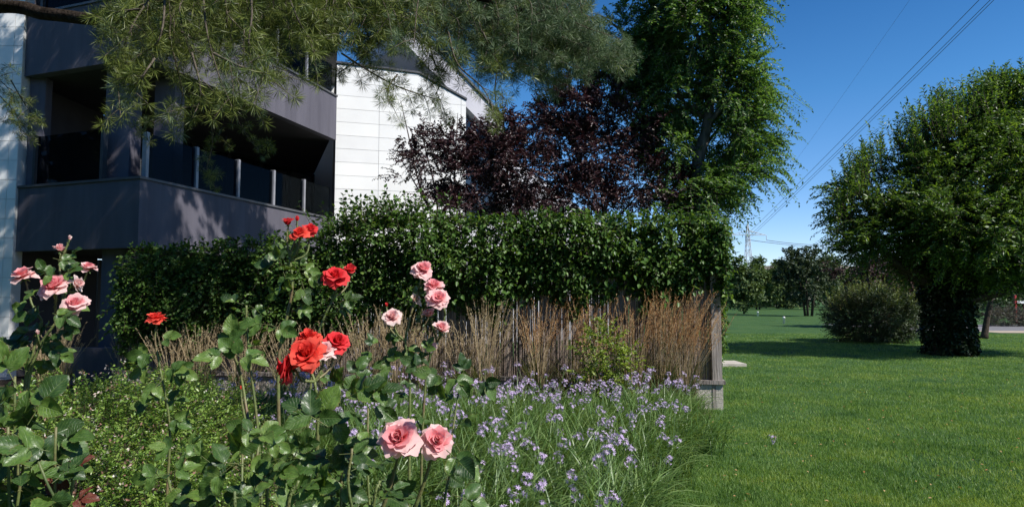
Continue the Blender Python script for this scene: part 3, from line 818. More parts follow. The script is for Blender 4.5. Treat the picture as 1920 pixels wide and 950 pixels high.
# tall elm behind the fence end: loose sprays on the lawn side
elm_lobes = [lob(1300, 50, 14.2, (1.15, 1.4, 1.0), 1.5), lob(1385, 20, 14.0, (0.42, 0.6, 0.8)), lob(1215, 110, 14.6, (0.65, 0.9, 0.8)), lob(1375, 170, 14.0, (0.65, 0.8, 0.7), 1.2),
             lob(1270, 170, 14.5, (0.8, 0.9, 0.8), 1.2), lob(1395, 250, 14.0, (0.55, 0.7, 0.5)), lob(1375, 330, 14.0, (0.5, 0.6, 0.5)), lob(1250, 280, 14.6, (0.6, 0.8, 0.6)),
             lob(1310, 370, 13.8, (0.5, 0.6, 0.5)), lob(1280, 400, 14.0, (0.5, 0.5, 0.4)), lob(1300, -90, 14.2, (1.2, 1.4, 1.0)), lob(1360, -60, 14.0, (0.9, 1.0, 0.9)), lob(1170, 60, 14.8, (0.42, 0.5, 0.6), 0.7), lob(1150, 140, 14.9, (0.5, 0.6, 0.45), 1.0), lob(1110, 100, 15.2, (0.4, 0.5, 0.4), 0.9), lob(1195, 215, 14.8, (0.4, 0.5, 0.4), 0.8),
             lob(1340, 250, 14.9, (0.7, 0.4, 1.2), 0.8)]
eb = at(1296, 640, 14.2); eb.z = 0
def elm_extra(rng):
    out = []
    n = 210
    py = rng.uniform(130, 400, n); px = np.interp(py, [130, 200, 260, 330, 400], [1405, 1420, 1425, 1395, 1345]) - rng.uniform(0, 60, n)
    P = np.array([tuple(at(a, b, 14.0 + rng.normal(0, .45))) for a, b in zip(px, py)])
    D = np.stack([np.ones(n), rng.normal(0, 0.35, n), rng.normal(0.15, 0.35, n)], 1)
    out.append((P, D, rng.uniform(0.35, 0.95, n), 0.45, 24))
    n = 60                                     # long hanging whips
    py = rng.uniform(150, 340, n); px = rng.uniform(1390, 1430, n)
    P = np.array([tuple(at(a, b, 14.0 + rng.normal(0, .4))) for a, b in zip(px, py)])
    D = np.stack([np.ones(n), rng.normal(0, 0.3, n), rng.uniform(.1, .5, n)], 1)
    out.append((P, D, rng.uniform(0.7, 1.1, n), 0.75, 30))
    n = 130
    px = rng.uniform(1290, 1345, n); py = rng.uniform(340, 440, n)
    P = np.array([tuple(at(a, b, 13.6 + rng.normal(0, .4))) for a, b in zip(px, py)])
    D = np.stack([rng.normal(0.4, 0.5, n), rng.normal(-.2, 0.4, n), rng.normal(-0.3, 0.4, n)], 1)
    out.append((P, D, rng.uniform(0.25, 0.5, n), 0.5, 14))
    return out
def elm_skip(P):
    c0, c1 = np.array(at(1308, 300, 14.0)), np.array(at(1330, 215, 14.0))
    w = (P[:, 2] > c0[2] - .05) & (P[:, 2] < c1[2] + .05) & (P[:, 1] < 14.35)
    xm = c0[0] + (P[:, 2] - c0[2]) / (c1[2] - c0[2]) * (c1[0] - c0[0])
    return w & (abs(P[:, 0] - xm) < 0.24)
tree('elm_tree', 'tall narrow tree with loose drooping green sprays rising behind the hedge end', 'tree', eb,
     [at(1294, 480, 14.2), at(1306, 320, 14.2), at(1328, 220, 14.2), at(1330, 90, 14.2), at(1318, -120, 14.2)], 0.17, elm_lobes, 'elm', 'bark', 'elm',
     8200, 18, 0.42, 0.085, 0.038, 0.4, 660, 21, extra=elm_extra, skip=elm_skip, inner=0.35)

# purple plums behind the hedge
def plum(label, base_px, Y, lobes, n, seed, clumps=60):
    bs = at(base_px, 700, Y); bs.z = 0
    tp = [Vector((bs.x + .03, Y, 1.2)), Vector((bs.x - .05, Y + .05, 2.2)), Vector((bs.x + .06, Y, 3.2))]
    tree('plum_tree', label, 'tree', bs, tp, 0.06, lobes, 'plum', 'plum_twig', 'plum', int(n * 1.25), 15, 0.34, 0.064, 0.036, 0.2, clumps, seed, 'purple plum trees behind the hedge', inner=0.3, six=True)
plum('sparse purple plum tree standing in front of the white wall', 812, 13.6, [lob(765, 250, 13.6, (.38, .4, .22), .8), lob(770, 330, 13.6, (.42, .4, .3), .7), lob(800, 290, 13.6, (.5, .5, .4), .8), lob(845, 330, 13.6, (.5, .5, .45)), lob(855, 265, 13.6, (.4, .4, .25), .8), lob(830, 395, 13.4, (.6, .5, .35))], 620, 31, 80)
plum('dense purple plum tree under the cedar tips', 955, 14.0, [lob(925, 300, 14.0, (.7, .7, .7)), lob(945, 235, 14.0, (.5, .5, .35), .8), lob(990, 320, 14.0, (.75, .7, .7)), lob(900, 370, 13.9, (.65, .6, .4)), lob(1000, 390, 13.8, (.7, .6, .3)), lob(1020, 250, 14.2, (.45, .5, .5))], 1700, 32, 170)
plum('tallest purple plum tree beside the elm trunk', 1130, 14.3, [lob(1075, 215, 14.3, (.6, .6, .5)), lob(1120, 290, 14.3, (.9, .7, .8)), lob(1190, 250, 14.4, (.65, .6, .6)), lob(1210, 345, 14.2, (.8, .7, .5)), lob(1090, 370, 14.0, (.8, .6, .4)), lob(1160, 170, 14.6, (.4, .4, .4), .7), lob(1085, 165, 14.5, (.45, .5, .35)), lob(1035, 205, 14.4, (.4, .5, .3)), lob(1255, 385, 14.0, (.5, .5, .3))], 2500, 33, 220)

# broad tree on the lawn at the right, trunk clad in leaves
YB = 19.3
big_lobes = [lob(1860, 365, YB, (2.4, 2.6, 1.8), 1.3), lob(1780, 290, YB, (.85, 1.1, .7)), lob(1715, 340, YB, (.9, 1.1, .7)), lob(1645, 385, YB - .3, (.75, .9, .55)), lob(1612, 425, YB - .5, (.65, .8, .5), .9),
             lob(1700, 410, YB - .6, (1.3, 1.4, 1.0), 1.2), lob(1865, 250, YB, (.85, 1.1, .7), 1.1), lob(1935, 235, YB, (.8, 1.1, .7)), lob(2000, 290, YB, (1.8, 2.0, 1.6)), lob(1800, 450, YB - .8, (1.6, 1.4, .9), 1.2),
             lob(1900, 430, YB - .5, (1.5, 1.5, .9)), lob(1990, 400, YB, (1.6, 1.8, 1.2)), lob(1745, 480, YB - .4, (.9, .9, .5)), lob(1850, 420, YB - 1.8, (1.7, 1.3, 1.1)), lob(1900, 505, YB - .6, (1.1, 1.2, .6)),
             lob(1975, 480, YB - .4, (1.4, 1.4, 1.0)), lob(1640, 455, YB - .4, (.75, .8, .45)), lob(1745, 240, YB, (.2, .3, .5), 1.6), lob(1700, 285, YB, (.2, .3, .4), 1.5), lob(1800, 225, YB, (.2, .3, .4), 1.4), lob(1850, 180, YB, (.25, .3, .5), 1.7), lob(1905, 165, YB, (.28, .3, .5), 1.7), lob(1930, 190, YB, (.6, .8, .6), 1.2), lob(1880, 200, YB, (.6, .8, .5))]
bb = at(1780, 664, YB); bb.z = 0
IVY = []
def big_extra(rng):
    out = []
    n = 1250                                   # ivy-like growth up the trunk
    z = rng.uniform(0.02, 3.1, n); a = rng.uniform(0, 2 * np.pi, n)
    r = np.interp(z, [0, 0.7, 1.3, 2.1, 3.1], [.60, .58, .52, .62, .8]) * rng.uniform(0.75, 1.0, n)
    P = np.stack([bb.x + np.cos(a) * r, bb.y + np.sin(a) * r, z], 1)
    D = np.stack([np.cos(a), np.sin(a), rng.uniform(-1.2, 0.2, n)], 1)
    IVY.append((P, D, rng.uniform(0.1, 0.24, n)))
    n = 520                                    # long upright and outward shoots round the outline
    kc = rng.uniform(1560, 1930, 34)[rng.integers(0, 34, n)]; px = kc + rng.normal(0, 8, n); py = np.interp(px, [1560, 1600, 1650, 1700, 1740, 1800, 1850, 1930], [410, 345, 290, 265, 235, 215, 185, 175]) + rng.uniform(0, 45, n)
    P = np.array([tuple(at(a_, b_, YB + rng.normal(0, .7))) for a_, b_ in zip(px, py)])
    D = np.stack([rng.normal(-.08, .14, n), rng.normal(0, .14, n), np.ones(n)], 1)
    out.append((P, D, rng.uniform(0.6, 1.25, n), 0.05, 22))
    n = 150                                    # arching sprays at the low left
    px = rng.uniform(1555, 1640, n); py = rng.uniform(340, 470, n)
    P = np.array([tuple(at(a_, b_, YB - .4 + rng.normal(0, .4))) for a_, b_ in zip(px, py)])
    D = np.stack([rng.uniform(-1.1, -.5, n), rng.normal(0, .3, n), rng.normal(0.25, .25, n)], 1)
    out.append((P, D, rng.uniform(0.35, 0.75, n), 0.4, 16))
    return out
ash = tree('ash_tree', 'broad dark green tree on the lawn with its trunk clad in leaves', 'tree', bb,
     [bb + Vector((0, 0, 1.5)), bb + Vector((.05, 0, 2.8)), bb + Vector((.5, .1, 4.6)), bb + Vector((.9, .1, 6.6))], 0.36, big_lobes, 'ash', 'dark_bark', 'ash',
     12500, 15, 0.55, 0.13, 0.05, 0.3, 800, 41, extra=big_extra, inner=0.4, out_up=0.3)

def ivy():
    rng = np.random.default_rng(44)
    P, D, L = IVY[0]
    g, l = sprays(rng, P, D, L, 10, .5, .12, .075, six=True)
    tag(obj('ivy_sleeve', np_mesh('ivy_sleeve', g[0], [g[1]], [M['ivy']]), ash), 'ivy-like growth clothing the trunk, its leaf colour darkened for crown shade', kind='stuff')
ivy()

# rounded bush left of that tree
def mound(name, label, cat, base, rx, ry, rz, n, nl, sl, ll, lw, mat, seed, group=None, tips=None, wood='dark_bark', flat=0.0, zc=0.45, upw=0.6, six=False, specks=None):
    rng = np.random.default_rng(seed)
    t = thing(name, label, cat, base, group)
    d = nrm(rng.normal(0, 1, (n, 3)))
    rad = rng.uniform(0.5, 0.96, (n, 1)) * (1 + 0.13 * np.sin(d[:, :1] * 7 + d[:, 1:2] * 5 + seed))
    P = np.array(base) + np.array([0, 0, rz * zc]) + d * np.array([rx, ry, rz * (1 - zc)]) * rad
    P[:, 2] = np.where(P[:, 2] < base[2] + 0.03, base[2] + rng.uniform(0.03, 0.25, n), P[:, 2])
    D = nrm(d + np.array([0, 0, upw]) + rng.normal(0, 0.35, (n, 3)))
    g, l = sprays(rng, P, D, rng.uniform(sl * .6, sl * 1.2, n), nl, 0.2, ll, lw, six=six)
    tag(obj('foliage', np_mesh('foliage', g[0], [g[1]], [M[mat]]), t), kind='stuff')
    ls = [l]
    if tips:
        k = (d[:, 2] > 0.15) & (rng.uniform(0, 1, n) < tips[1])
        g2, l2 = sprays(rng, P[k] + D[k] * sl * .5, nrm(D[k] * .5 + np.array([0, 0, 1.0])), rng.uniform(sl * .6, sl * 1.3, k.sum()), nl, 0.05, ll, lw)
        tag(obj('young_shoots' if False else 'young_shoot', np_mesh('young_shoot', g2[0], [g2[1]], [M[tips[0]]]), t), kind='stuff'); ls.append(l2)
    if specks:
        k = rng.choice(n, specks[1]); 
        Pp = P[k] + D[k] * sl * rng.uniform(.6, 1.1, (len(k), 1))
        g3 = leaf_geo(np.repeat(Pp, 4, 0) + rng.normal(0, .012, (len(k) * 4, 3)), rng.normal(0, 1, (len(k) * 4, 3)) + np.array([0, 0, .5]), rng.normal(0, 1, (len(k) * 4, 3)), 0.022, 0.012)
        tag(obj('blossom', np_mesh('blossom', g3[0], [g3[1]], [M[specks[0]]]), t), kind='stuff')
    V, Fq = join([twig_geo(x, ll * .06, ll * .02) for x in ls])
    tag(obj('twig', np_mesh('twig', V, [Fq], [M[wood]]), t), kind='stuff')
    st = MB()
    for k in range(9):
        a = k * 2.4; r = 0.12 + 0.05 * k
        p0 = Vector(base) + Vector((math.cos(a) * r * .3 * rx, math.sin(a) * r * .3 * ry, 0))
        p1 = Vector(base) + Vector((math.cos(a) * r * 1.1 * rx, math.sin(a) * r * 1.1 * ry, rz * .6))
        st.tube([p0, (p0 + p1) / 2 + Vector((0, 0, .05 * rz)), p1], [0.014 * rz, 0.011 * rz, 0.006 * rz], 5)
    st.build('stem', M[wood], t, True)
    return t
mb0 = at(1637, 637, 25.0); mb0.z = 0
mound('round_bush', 'rounded dense bush with yellowish new shoots left of the broad tree', 'bush', mb0, 1.6, 1.5, 1.95, 2300, 14, 0.42, 0.11, 0.03, 'bushy', 51, tips=('bush_tip', 0.22))

# slender leaning tree right of the broad tree
lb = at(1845, 634, 27.0); lb.z = 0
tree('leaning_tree', 'slender leaning tree with open grey-green crown right of the broad tree trunk', 'tree', lb,
     [at(1852, 590, 27), at(1862, 540, 27), at(1868, 480, 27)], 0.13, [lob(1840, 480, 27, (1.0, 1.0, .9)), lob(1890, 500, 27, (1.0, 1.0, .7)), lob(1930, 470, 27.5, (1.2, 1.2, .8)), lob(1870, 430, 27, (1.3, 1.2, 1.0))], 'ash', 'dark_bark', 'ash', 520, 12, 0.5, 0.14, 0.055, 0.3, 60, 61)

# ------------------------------------------------------------------ far park
def far_tree(px, py_base, py_top, wpx, mat, label, seed, stems=1):
    Y = 1.6 * 1250 / (py_base - 560.0)
    b = at(px, py_base, Y); b.z = 0
    H = at(px, py_top, Y).z; R = wpx / 2 * Y / 1250
    rng = np.random.default_rng(seed)
    t = thing('far_tree', label, 'tree', b, 'trees along the far side of the park')
    tr = MB()
    for k in range(stems):
        a = rng.uniform(0, 6.28); sp = 0.12 * R * (stems > 1)
        e = b + Vector((math.cos(a) * sp * 3, math.sin(a) * sp * 3, H * .6))
        tr.tube([b + Vector((math.cos(a) * sp, math.sin(a) * sp, 0)), (b + e) / 2 + Vector((rng.normal(0, .05) * R, 0, 0)), e], [H * .018, H * .015, H * .007], 6)
    tr.build('trunk', M['dark_bark'], t, True)
    lobes = []
    for k in range(12):
        a = rng.uniform(0, 6.28); zz = rng.uniform(0.26, 0.84)
        rr = R * rng.uniform(.3, .62) * (1.15 - abs(zz - .5))
        lobes.append(((b.x + math.cos(a) * rr, b.y + math.sin(a) * rr, H * zz), (R * .45, R * .45, H * .16)))
    lobes.append(((b.x, b.y, H * .82), (R * .4, R * .4, H * .18)))
    P, Dd = lobe_points(rng, lobes, 900, .3, 90)
    sz = max(0.16, Y * 0.0042)
    g, l = sprays(rng, P, Dd + np.array([0, 0, .2]), sz * 2.2, 7, .3, sz * 1.3, sz * .7)
    tag(obj('crown', np_mesh('crown', g[0], [g[1]], [M[mat]]), t), kind='stuff')
for a in [(1395, 588, 482, 66, 'far_green', 'small green tree on a single dark stem nearest the hedge edge', 71, 1),
          (1420, 580, 484, 80, 'far_green', 'light green rounded tree just behind the single-stemmed one', 72, 2),
          (1462, 578, 490, 84, 'far_green', 'grey-green tree in the middle of the far row', 73, 2),
          (1560, 580, 482, 90, 'far_green', 'light green tree between the multi-stemmed tree and the rounded bush', 80, 1),
          (1515, 592, 468, 118, 'far_dark', 'tallest multi-stemmed dark tree of the far row', 74, 4),
          (1625, 613, 476, 150, 'far_purple', 'dusky purple tree behind the rounded bush', 75, 1),
          (1715, 609, 468, 150, 'far_purple', 'second dusky purple tree between the bush and the broad tree', 76, 1),
          (1720, 580, 480, 110, 'far_dark', 'dark tree behind the trunk of the broad tree', 77, 1),
          (1930, 582, 455, 190, 'far_dark', 'dark tree above the red frame', 78, 1),
          (1820, 576, 478, 100, 'far_green', 'green tree far behind the slender leaning tree', 79, 1)]:
    far_tree(*a)

def far_wood():
    rng = np.random.default_rng(81)
    n = 4600
    X = rng.uniform(10, 150, n); Y = 125 + rng.uniform(0, 14, n)
    Z = rng.uniform(0, 1, n) ** .8 * (6.4 + 1.7 * np.sin(X * .35) + 1.1 * np.sin(X * .83 + 1))
    g, l = sprays(rng, np.stack([X, Y, Z], 1), rng.normal(0, 1, (n, 3)) + np.array([0, -.4, .3]), 1.5, 7, .3, .9, .5)
    tag(obj('distant_wood', np_mesh('distant_wood', g[0], [g[1]], [M['far_dark']]), None), 'mass of dark trees and undergrowth closing the far edge of the park', 'wood', kind='stuff')
far_wood()
for px, py, h, lab in ((1470, 606, 0.45, 'white marker post on the lawn nearer the camera'), (1421, 592, 0.42, 'white marker post farther away toward the hedge edge')):
    Y = 1.6 * 1250 / (py - 560.0); p = at(px, py, Y)
    m_ = MB(); m_.tube([(p.x, Y, 0.0), (p.x, Y, h * .8), (p.x, Y, h * .82), (p.x, Y, h)], [.07, .07, .095, .06], 10)
    tag(m_.build('marker_post', M['white_paint'], None, True), lab, 'marker post', 'white marker posts on the lawn')
# clipped hedge, low grey shrubs and red frame beyond the path
def far_hedge():
    rng = np.random.default_rng(83)
    n = 1500
    X = rng.uniform(34, 66, n); Y = 56 + rng.uniform(-.6, .6, n); Z = rng.uniform(0.05, 1.45, n)
    g, l = sprays(rng, np.stack([X, Y, Z], 1), rng.normal(0, 1, (n, 3)) + np.array([0, -.5, .3]), .4, 7, .2, .26, .14)
    t = thing('clipped_hedge', 'long low clipped dark hedge behind the path', 'hedge', (50, 56, 0))
    tag(obj('foliage', np_mesh('foliage', g[0], [g[1]], [M['far_dark']]), t), kind='stuff')
far_hedge()
gs = at(1890, 612, 39.5); gs.z = 0
mound('grey_shrub', 'low grey feathery shrub beside the path in front of the red frame', 'shrub', gs, 1.35, .8, 1.0, 420, 10, .35, .16, .03, 'grey_shrub', 84, 'grey shrubs by the path')
gs = at(1960, 611, 39.5); gs.z = 0
mound('grey_shrub', 'low grey feathery shrub at the right edge beyond the path', 'shrub', gs, 1.5, .8, 1.0, 420, 10, .35, .16, .03, 'grey_shrub', 85, 'grey shrubs by the path')
rf = at(1905, 590, 44.0)
t = thing('red_frame', 'red painted timber frame with a pale top bar beyond the grey shrub', 'play frame', (rf.x, 44, 0))
for dx in (0.0, 0.62, 1.9):
    m_ = MB(); m_.box((rf.x + dx - .06, 43.94, 0), (rf.x + dx + .06, 44.06, 1.85 if dx == 0 else 1.5)); m_.build('post', M['red_paint'], t)
m_ = MB(); m_.box((rf.x + .1, 43.94, 1.3), (rf.x + 1.8, 44.06, 1.48)); m_.build('top_bar', M['white_paint'], t)
m_ = MB(); m_.box((rf.x + .1, 43.94, .35), (rf.x + .52, 44.06, .5)); m_.build('low_bar', M['red_paint'], t)

# ------------------------------------------------------------------ pylon and power lines
def pylon():
    base = at(1405, 565, 270); base.z = 0
    t = thing('transmission_pylon', 'pale lattice electricity pylon above the far trees', 'pylon', base)
    zc = at(1405, 440, 270).z; ztop = zc + 4.5
    X, Y = base.x, base.y
    b = MB(); r = .10
    lv = [0, 7, 13, 18, 22, zc, ztop]; hw = [2.6, 2.0, 1.5, 1.1, .85, .6, .15]
    for sx, sy in ((1, 1), (1, -1), (-1, 1), (-1, -1)):
        b.tube([(X + sx * w, Y + sy * w, z) for z, w in zip(lv, hw)], r * 1.3, 4)
    for k in range(len(lv) - 1):
        for s in (1, -1):
            b.tube([(X - hw[k], Y + s * hw[k], lv[k]), (X + hw[k + 1], Y + s * hw[k + 1], lv[k + 1])], r, 4)
            b.tube([(X + hw[k], Y + s * hw[k], lv[k]), (X - hw[k + 1], Y + s * hw[k + 1], lv[k + 1])], r, 4)
            b.tube([(X + s * hw[k], Y - hw[k], lv[k]), (X + s * hw[k + 1], Y + hw[k + 1], lv[k + 1])], r, 4)
    b.build('tower', M['steel'], t)
    tips = []
    for side in (-1, 1):
        c = MB()
        tip = (X + side * 7.6, Y, zc - .2)
        for s in (-.6, .6):
            c.tube([(X + side * .6, Y + s, zc), tip], r, 4); c.tube([(X + side * .5, Y + s, zc + 1.6), tip], r, 4)
        for q in (.35, .65):
            c.tube([(X + side * (0.6 + 6.6 * q), Y, zc - .1), (X + side * (0.6 + 6.6 * (q + .12)), Y, zc + 1.5 * (1 - q))], r, 4)
        c.build('cross_arm', M['steel'], t)
        i = MB(); i.tube([tip, (tip[0], tip[1], tip[2] - 2.0)], .13, 5); i.build('insulator', M['steel'], t)
        tips.append(Vector((tip[0], tip[1], tip[2] - 2.0)))
    i = MB(); i.tube([(X, Y, zc), (X, Y, zc - 2)], .13, 5); i.build('insulator', M['steel'], t)
    tips.append(Vector((X, Y, zc - 2.0)))
    return tips, Vector((X, Y, ztop))
tips, peak = pylon()
yoke = peak - Vector((0, 0, 5.2))
def cable(a, b, sag, r, label, group='overhead power cables'):
    pts = [a.lerp(b, k / 60) - Vector((0, 0, sag * 4 * (k / 60) * (1 - k / 60))) for k in range(61)]
    m_ = MB(); m_.tube([tuple(p) for p in pts], np.linspace(r * 2.2, r, 61), 4)
    tag(m_.build('power_cable', M['cable'], None, True), label, 'power cable', group)
def through(a, px, py, Y, k):                     # run from a through the point measured at Y, on past the camera
    p = at(px, py, Y)
    return a + (p - a) * k
cable(yoke + Vector((-1.3, 0, -0.2)), through(yoke + Vector((-1.3, 0, -0.2)), 1832, 0, 60, 1.22), .35, .033, 'leftmost of the three close cables crossing the blue sky')
cable(yoke + Vector((0.6, 0, 0.1)), through(yoke + Vector((0.6, 0, 0.1)), 1853, 0, 62, 1.22), .35, .033, 'middle of the three close cables crossing the blue sky')
cable(yoke + Vector((1.6, 0, 0.0)), through(yoke + Vector((1.6, 0, 0.0)), 1860, 0, 66, 1.22), .35, .033, 'rightmost of the three close cables crossing the blue sky')
cable(peak, through(peak, 1698, 0, 74, 1.2), 1.2, .011, 'lone faint thin wire high left of the three close cables')
cable(tips[1], at(1760, 425, 330), 5.0, .05, 'upper slack cable running right from the pylon behind the broad tree')
cable(tips[2], at(1760, 445, 335), 4.0, .05, 'lower slack cable running right from the pylon behind the broad tree')

# ------------------------------------------------------------------ cedar hanging in from the upper left
def cedar():
    rng = np.random.default_rng(91)
    root = Vector((-8.4, 6.6, 0))
    t = thing('cedar_tree', 'cedar with long drooping boughs of needle tufts hanging in front of the building', 'tree', root)
    m_ = MB(); m_.tube([root, root + Vector((.05, 0, 3)), root + Vector((.1, .1, 7)), root + Vector((0, .1, 13))], [.42, .34, .26, .1], 12)
    m_.build('trunk', M['dark_bark'], t, True)
    tuft_p, tuft_d, tuft_s, tuft_b = [], [], [], []
    twl, twr = [], []
    def tufts_along(path, step, s, blue=0.0, side=0.0):
        """tufts of needles along a hanging branchlet"""
        P = smooth_path(path, 8)
        acc = 0.0
        for i in range(1, len(P)):
            seg = P[i] - P[i - 1]; acc += seg.length
            while acc > step:
                acc -= step
                d = seg.normalized()
                off = Vector(rng.normal(0, 1, 3)); off = (off - d * off.dot(d)).normalized()
                tuft_p.append(P[i] + off * rng.uniform(0, .03 + side))
                tuft_d.append((d * .7 + off * .9 + Vector((0, 0, -.1))).normalized())
                tuft_s.append(s * rng.uniform(.75, 1.15)); tuft_b.append(rng.uniform() < blue)
        tuft_p.append(P[-1]); tuft_d.append((P[-1] - P[-2]).normalized()); tuft_s.append(s); tuft_b.append(rng.uniform() < blue)
        return P
    def branchlet(pts, r, s=.075, step=.05, blue=0.0, start=0.0, side=.05):
        P = smooth_path(pts, 8)
        twl.append([tuple(p) for p in P]); twr.append(np.linspace(r, r * .35, len(P)))
        k = int(start * (len(P) - 1))
        tufts_along([P[i] for i in range(k, len(P), 4)] + [P[-1]], step, s, blue, side)
        n = max(2, int((len(P) - k) / 5))
        for i in range(n):                                   # little side shoots
            j = min(len(P) - 2, k + int((len(P) - k) * (i + .5) / n))
            d = (P[j + 1] - P[j]).normalized()
            o = Vector(rng.normal(0, 1, 3)); o = (o - d * o.dot(d)).normalized()
            e = P[j] + (d * .5 + o * .8 + Vector((0, 0, -.15))) * rng.uniform(.1, .26)
            twl.append([tuple(P[j]), tuple((P[j] + e) / 2 + Vector((0, 0, .01))), tuple(e)]); twr.append(np.array([.004, .003, .002]))
            tufts_along([P[j], (P[j] + e) / 2 + Vector((0, 0, .01)), e], step, s * .95, blue, side * .5)
    def limb(pts, r0, r1):
        P = smooth_path(pts, 8)
        m_ = MB(); m_.tube([tuple(p) for p in P], np.linspace(r0, r1, len(P)), 8)
        m_.build('bough', M['shaded_cedar_bark'], t, True)
        return P
    tz = lambda z: root + Vector((.08, .05, z))
    main = limb([tz(4.1), at(-60, 18, 5.6), at(90, 27, 5.2), at(200, 36, 5.0), at(300, 5, 5.0), at(520, -60, 5.0), at(760, -30, 5.3), at(980, 20, 5.8), at(1120, 85, 6.2)], .065, .012)
    limb([tz(4.9), at(60, -70, 5.8), at(300, -90, 5.6), at(640, -110, 6.0), at(930, -30, 6.5), at(1040, 60, 6.8)], .09, .012)
    limb([tz(4.5), at(80, -40, 5.0), at(260, -40, 4.6), at(420, -60, 4.5), at(600, -50, 4.6)], .07, .012)
    # the hanging branchlets one can tell apart
    Yh = 4.6
    for pts, start in (
        ([(285, -10), (250, 45), (232, 95), (222, 150), (226, 222)], .3),
        ([(262, 18), (240, 22), (216, 48), (218, 62)], .1),
        ([(310, -20), (305, 50), (290, 85), (250, 105), (205, 112)], .25),
        ([(330, -10), (318, 60), (330, 120), (342, 180), (330, 225)], .3),
        ([(380, -20), (388, 60), (410, 140), (435, 200)], .3),
        ([(360, 100), (375, 160), (372, 195), (360, 222)], .2),
        ([(420, -20), (425, 40), (412, 90), (408, 130)], .2),
        ([(470, -20), (472, 30), (466, 80), (470, 110)], .1),
        ([(475, 30), (495, 80), (510, 120), (520, 150)], .2),
        ([(400, 100), (440, 120), (480, 135), (500, 138)], .2),
        ([(290, 110), (270, 140), (262, 160)], .1),
        ([(430, 110), (445, 150), (452, 205)], .3),
        ([(340, 60), (370, 75), (400, 70)], .1),
        ([(540, -10), (560, 40), (580, 75), (590, 95)], .1),
        ([(205, 0), (212, 20), (205, 30)], .1)):
        Yk = Yh + rng.normal(0, .25)
        branchlet([at(x, y, Yk + rng.normal(0, .06)) for x, y in pts], .009, .088, .05, 0.05, start)
    for pts in ([(640, 100), (690, 132), (740, 160), (790, 178), (828, 188)], [(700, 90), (660, 120), (632, 140)], [(745, 140), (728, 165), (728, 192)], [(800, 60), (812, 110), (826, 150), (815, 180)], [(840, 60), (858, 120), (905, 165), (925, 205)], [(905, 60), (930, 120), (928, 170), (932, 212)], [(855, 100), (832, 130), (822, 150)]):
        Yk = 5.6 + rng.normal(0, .2)
        branchlet([at(x, y, Yk + rng.normal(0, .06)) for x, y in pts], .009, .088, .055, .25, .05)
    # dark shaded twigs below, in front of the balcony
    for pts in ([(395, 215), (398, 270), (388, 315), (394, 335)], [(440, 215), (470, 265), (500, 285)], [(300, 225), (275, 240), (262, 250)], [(20, 150), (50, 200), (80, 230)], [(0, 180), (30, 215), (40, 250)], [(-20, 140), (10, 160), (28, 190)]):
        branchlet([at(x, y, 6.3 + rng.normal(0, .1)) for x, y in pts], .006, .07, .055, .1, .1)
    # the dense curtain along the top
    def bottom(x): return np.interp(x, [190, 230, 300, 470, 520, 600, 700, 800, 880, 960, 1040, 1110, 1190], [60, 110, 120, 135, 80, 95, 105, 120, 130, 150, 150, 130, 75])
    for k in range(410):
        x = rng.uniform(205, 1130) if k < 310 else rng.uniform(480, 1060)
        Yk = rng.uniform(4.7, 7.0) + .6 * (x > 800)
        bt = bottom(x)
        y1 = rng.uniform(-25, bt)
        ln = rng.uniform(60, 130)
        dx = rng.normal(10 if x < 800 else 35, 26)
        p0, p2 = at(x - dx, y1 - ln, Yk + .1), at(x, y1, Yk)
        pm = (p0 + p2) / 2 + Vector((rng.normal(0, .06), rng.normal(0, .1), .06))
        branchlet([p0, pm, p2], .007, rng.uniform(.075, .095), .075, np.clip((x - 620) / 380, 0.04, .9), .1, .07)
    # long outstretched tips at the right end
    for k in range(46):
        x = rng.uniform(960, 1130); y = np.interp(x, [960, 1060, 1130], [80, 75, 60]) + rng.normal(0, 28)
        Yk = rng.uniform(5.8, 6.8)
        branchlet([at(x - 90, y - 45, Yk + .2), at(x - 20, y - 8, Yk + .05), at(x + 58, y + rng.uniform(8, 40), Yk)], .006, .085, .06, .95, .15, .04)
    # canopy above the picture: boughs that shade the balconies and the left end of the hedge
    sun_t, sun_b = [], []
    for k in range(9):
        e = Vector((rng.uniform(-5.5, 1.4), rng.uniform(7.6, 11.0), rng.uniform(8.5, 9.6)))
        limb([tz(7.2 + .25 * k), tz(7.2 + .25 * k).lerp(e, .45) + Vector((0, 0, .5)), e], .07, .015)
    shade = []
    for k in range(980):
        e = Vector((rng.uniform(-8.6, 1.3), 0, 0))
        e.y = np.interp(e.x, [-8.6, -7.4, -2.5, 1.5], [12.0, 11.4, 9.7, 7.4]) + rng.normal(0, .75)
        e.z = 8.9 + rng.normal(0, .35) + max(0, -4 - e.x) * rng.uniform(-.1, .5)
        if k > 800:
            e.x = rng.uniform(-3.4, -.5); e.y = np.interp(e.x, [-3.4, -.5], [11.0, 12.3]) + rng.normal(0, .4); e.z = 9.1 + rng.normal(0, .3)
        if math.sin(e.x * 3.1 + 1) * math.sin(e.y * 2.7 + e.x) > .42 or (e.x < -5 and rng.uniform() < .4): continue
        s = e + Vector((rng.uniform(-.7, -.2), rng.uniform(-.4, .3), rng.uniform(.0, .35)))
        shade.append(([s, s.lerp(e, .5) + Vector((0, 0, .06)), e]))
    for pts in shade:
        branchlet(pts, .01, .12, .085, .2, .05, .12)
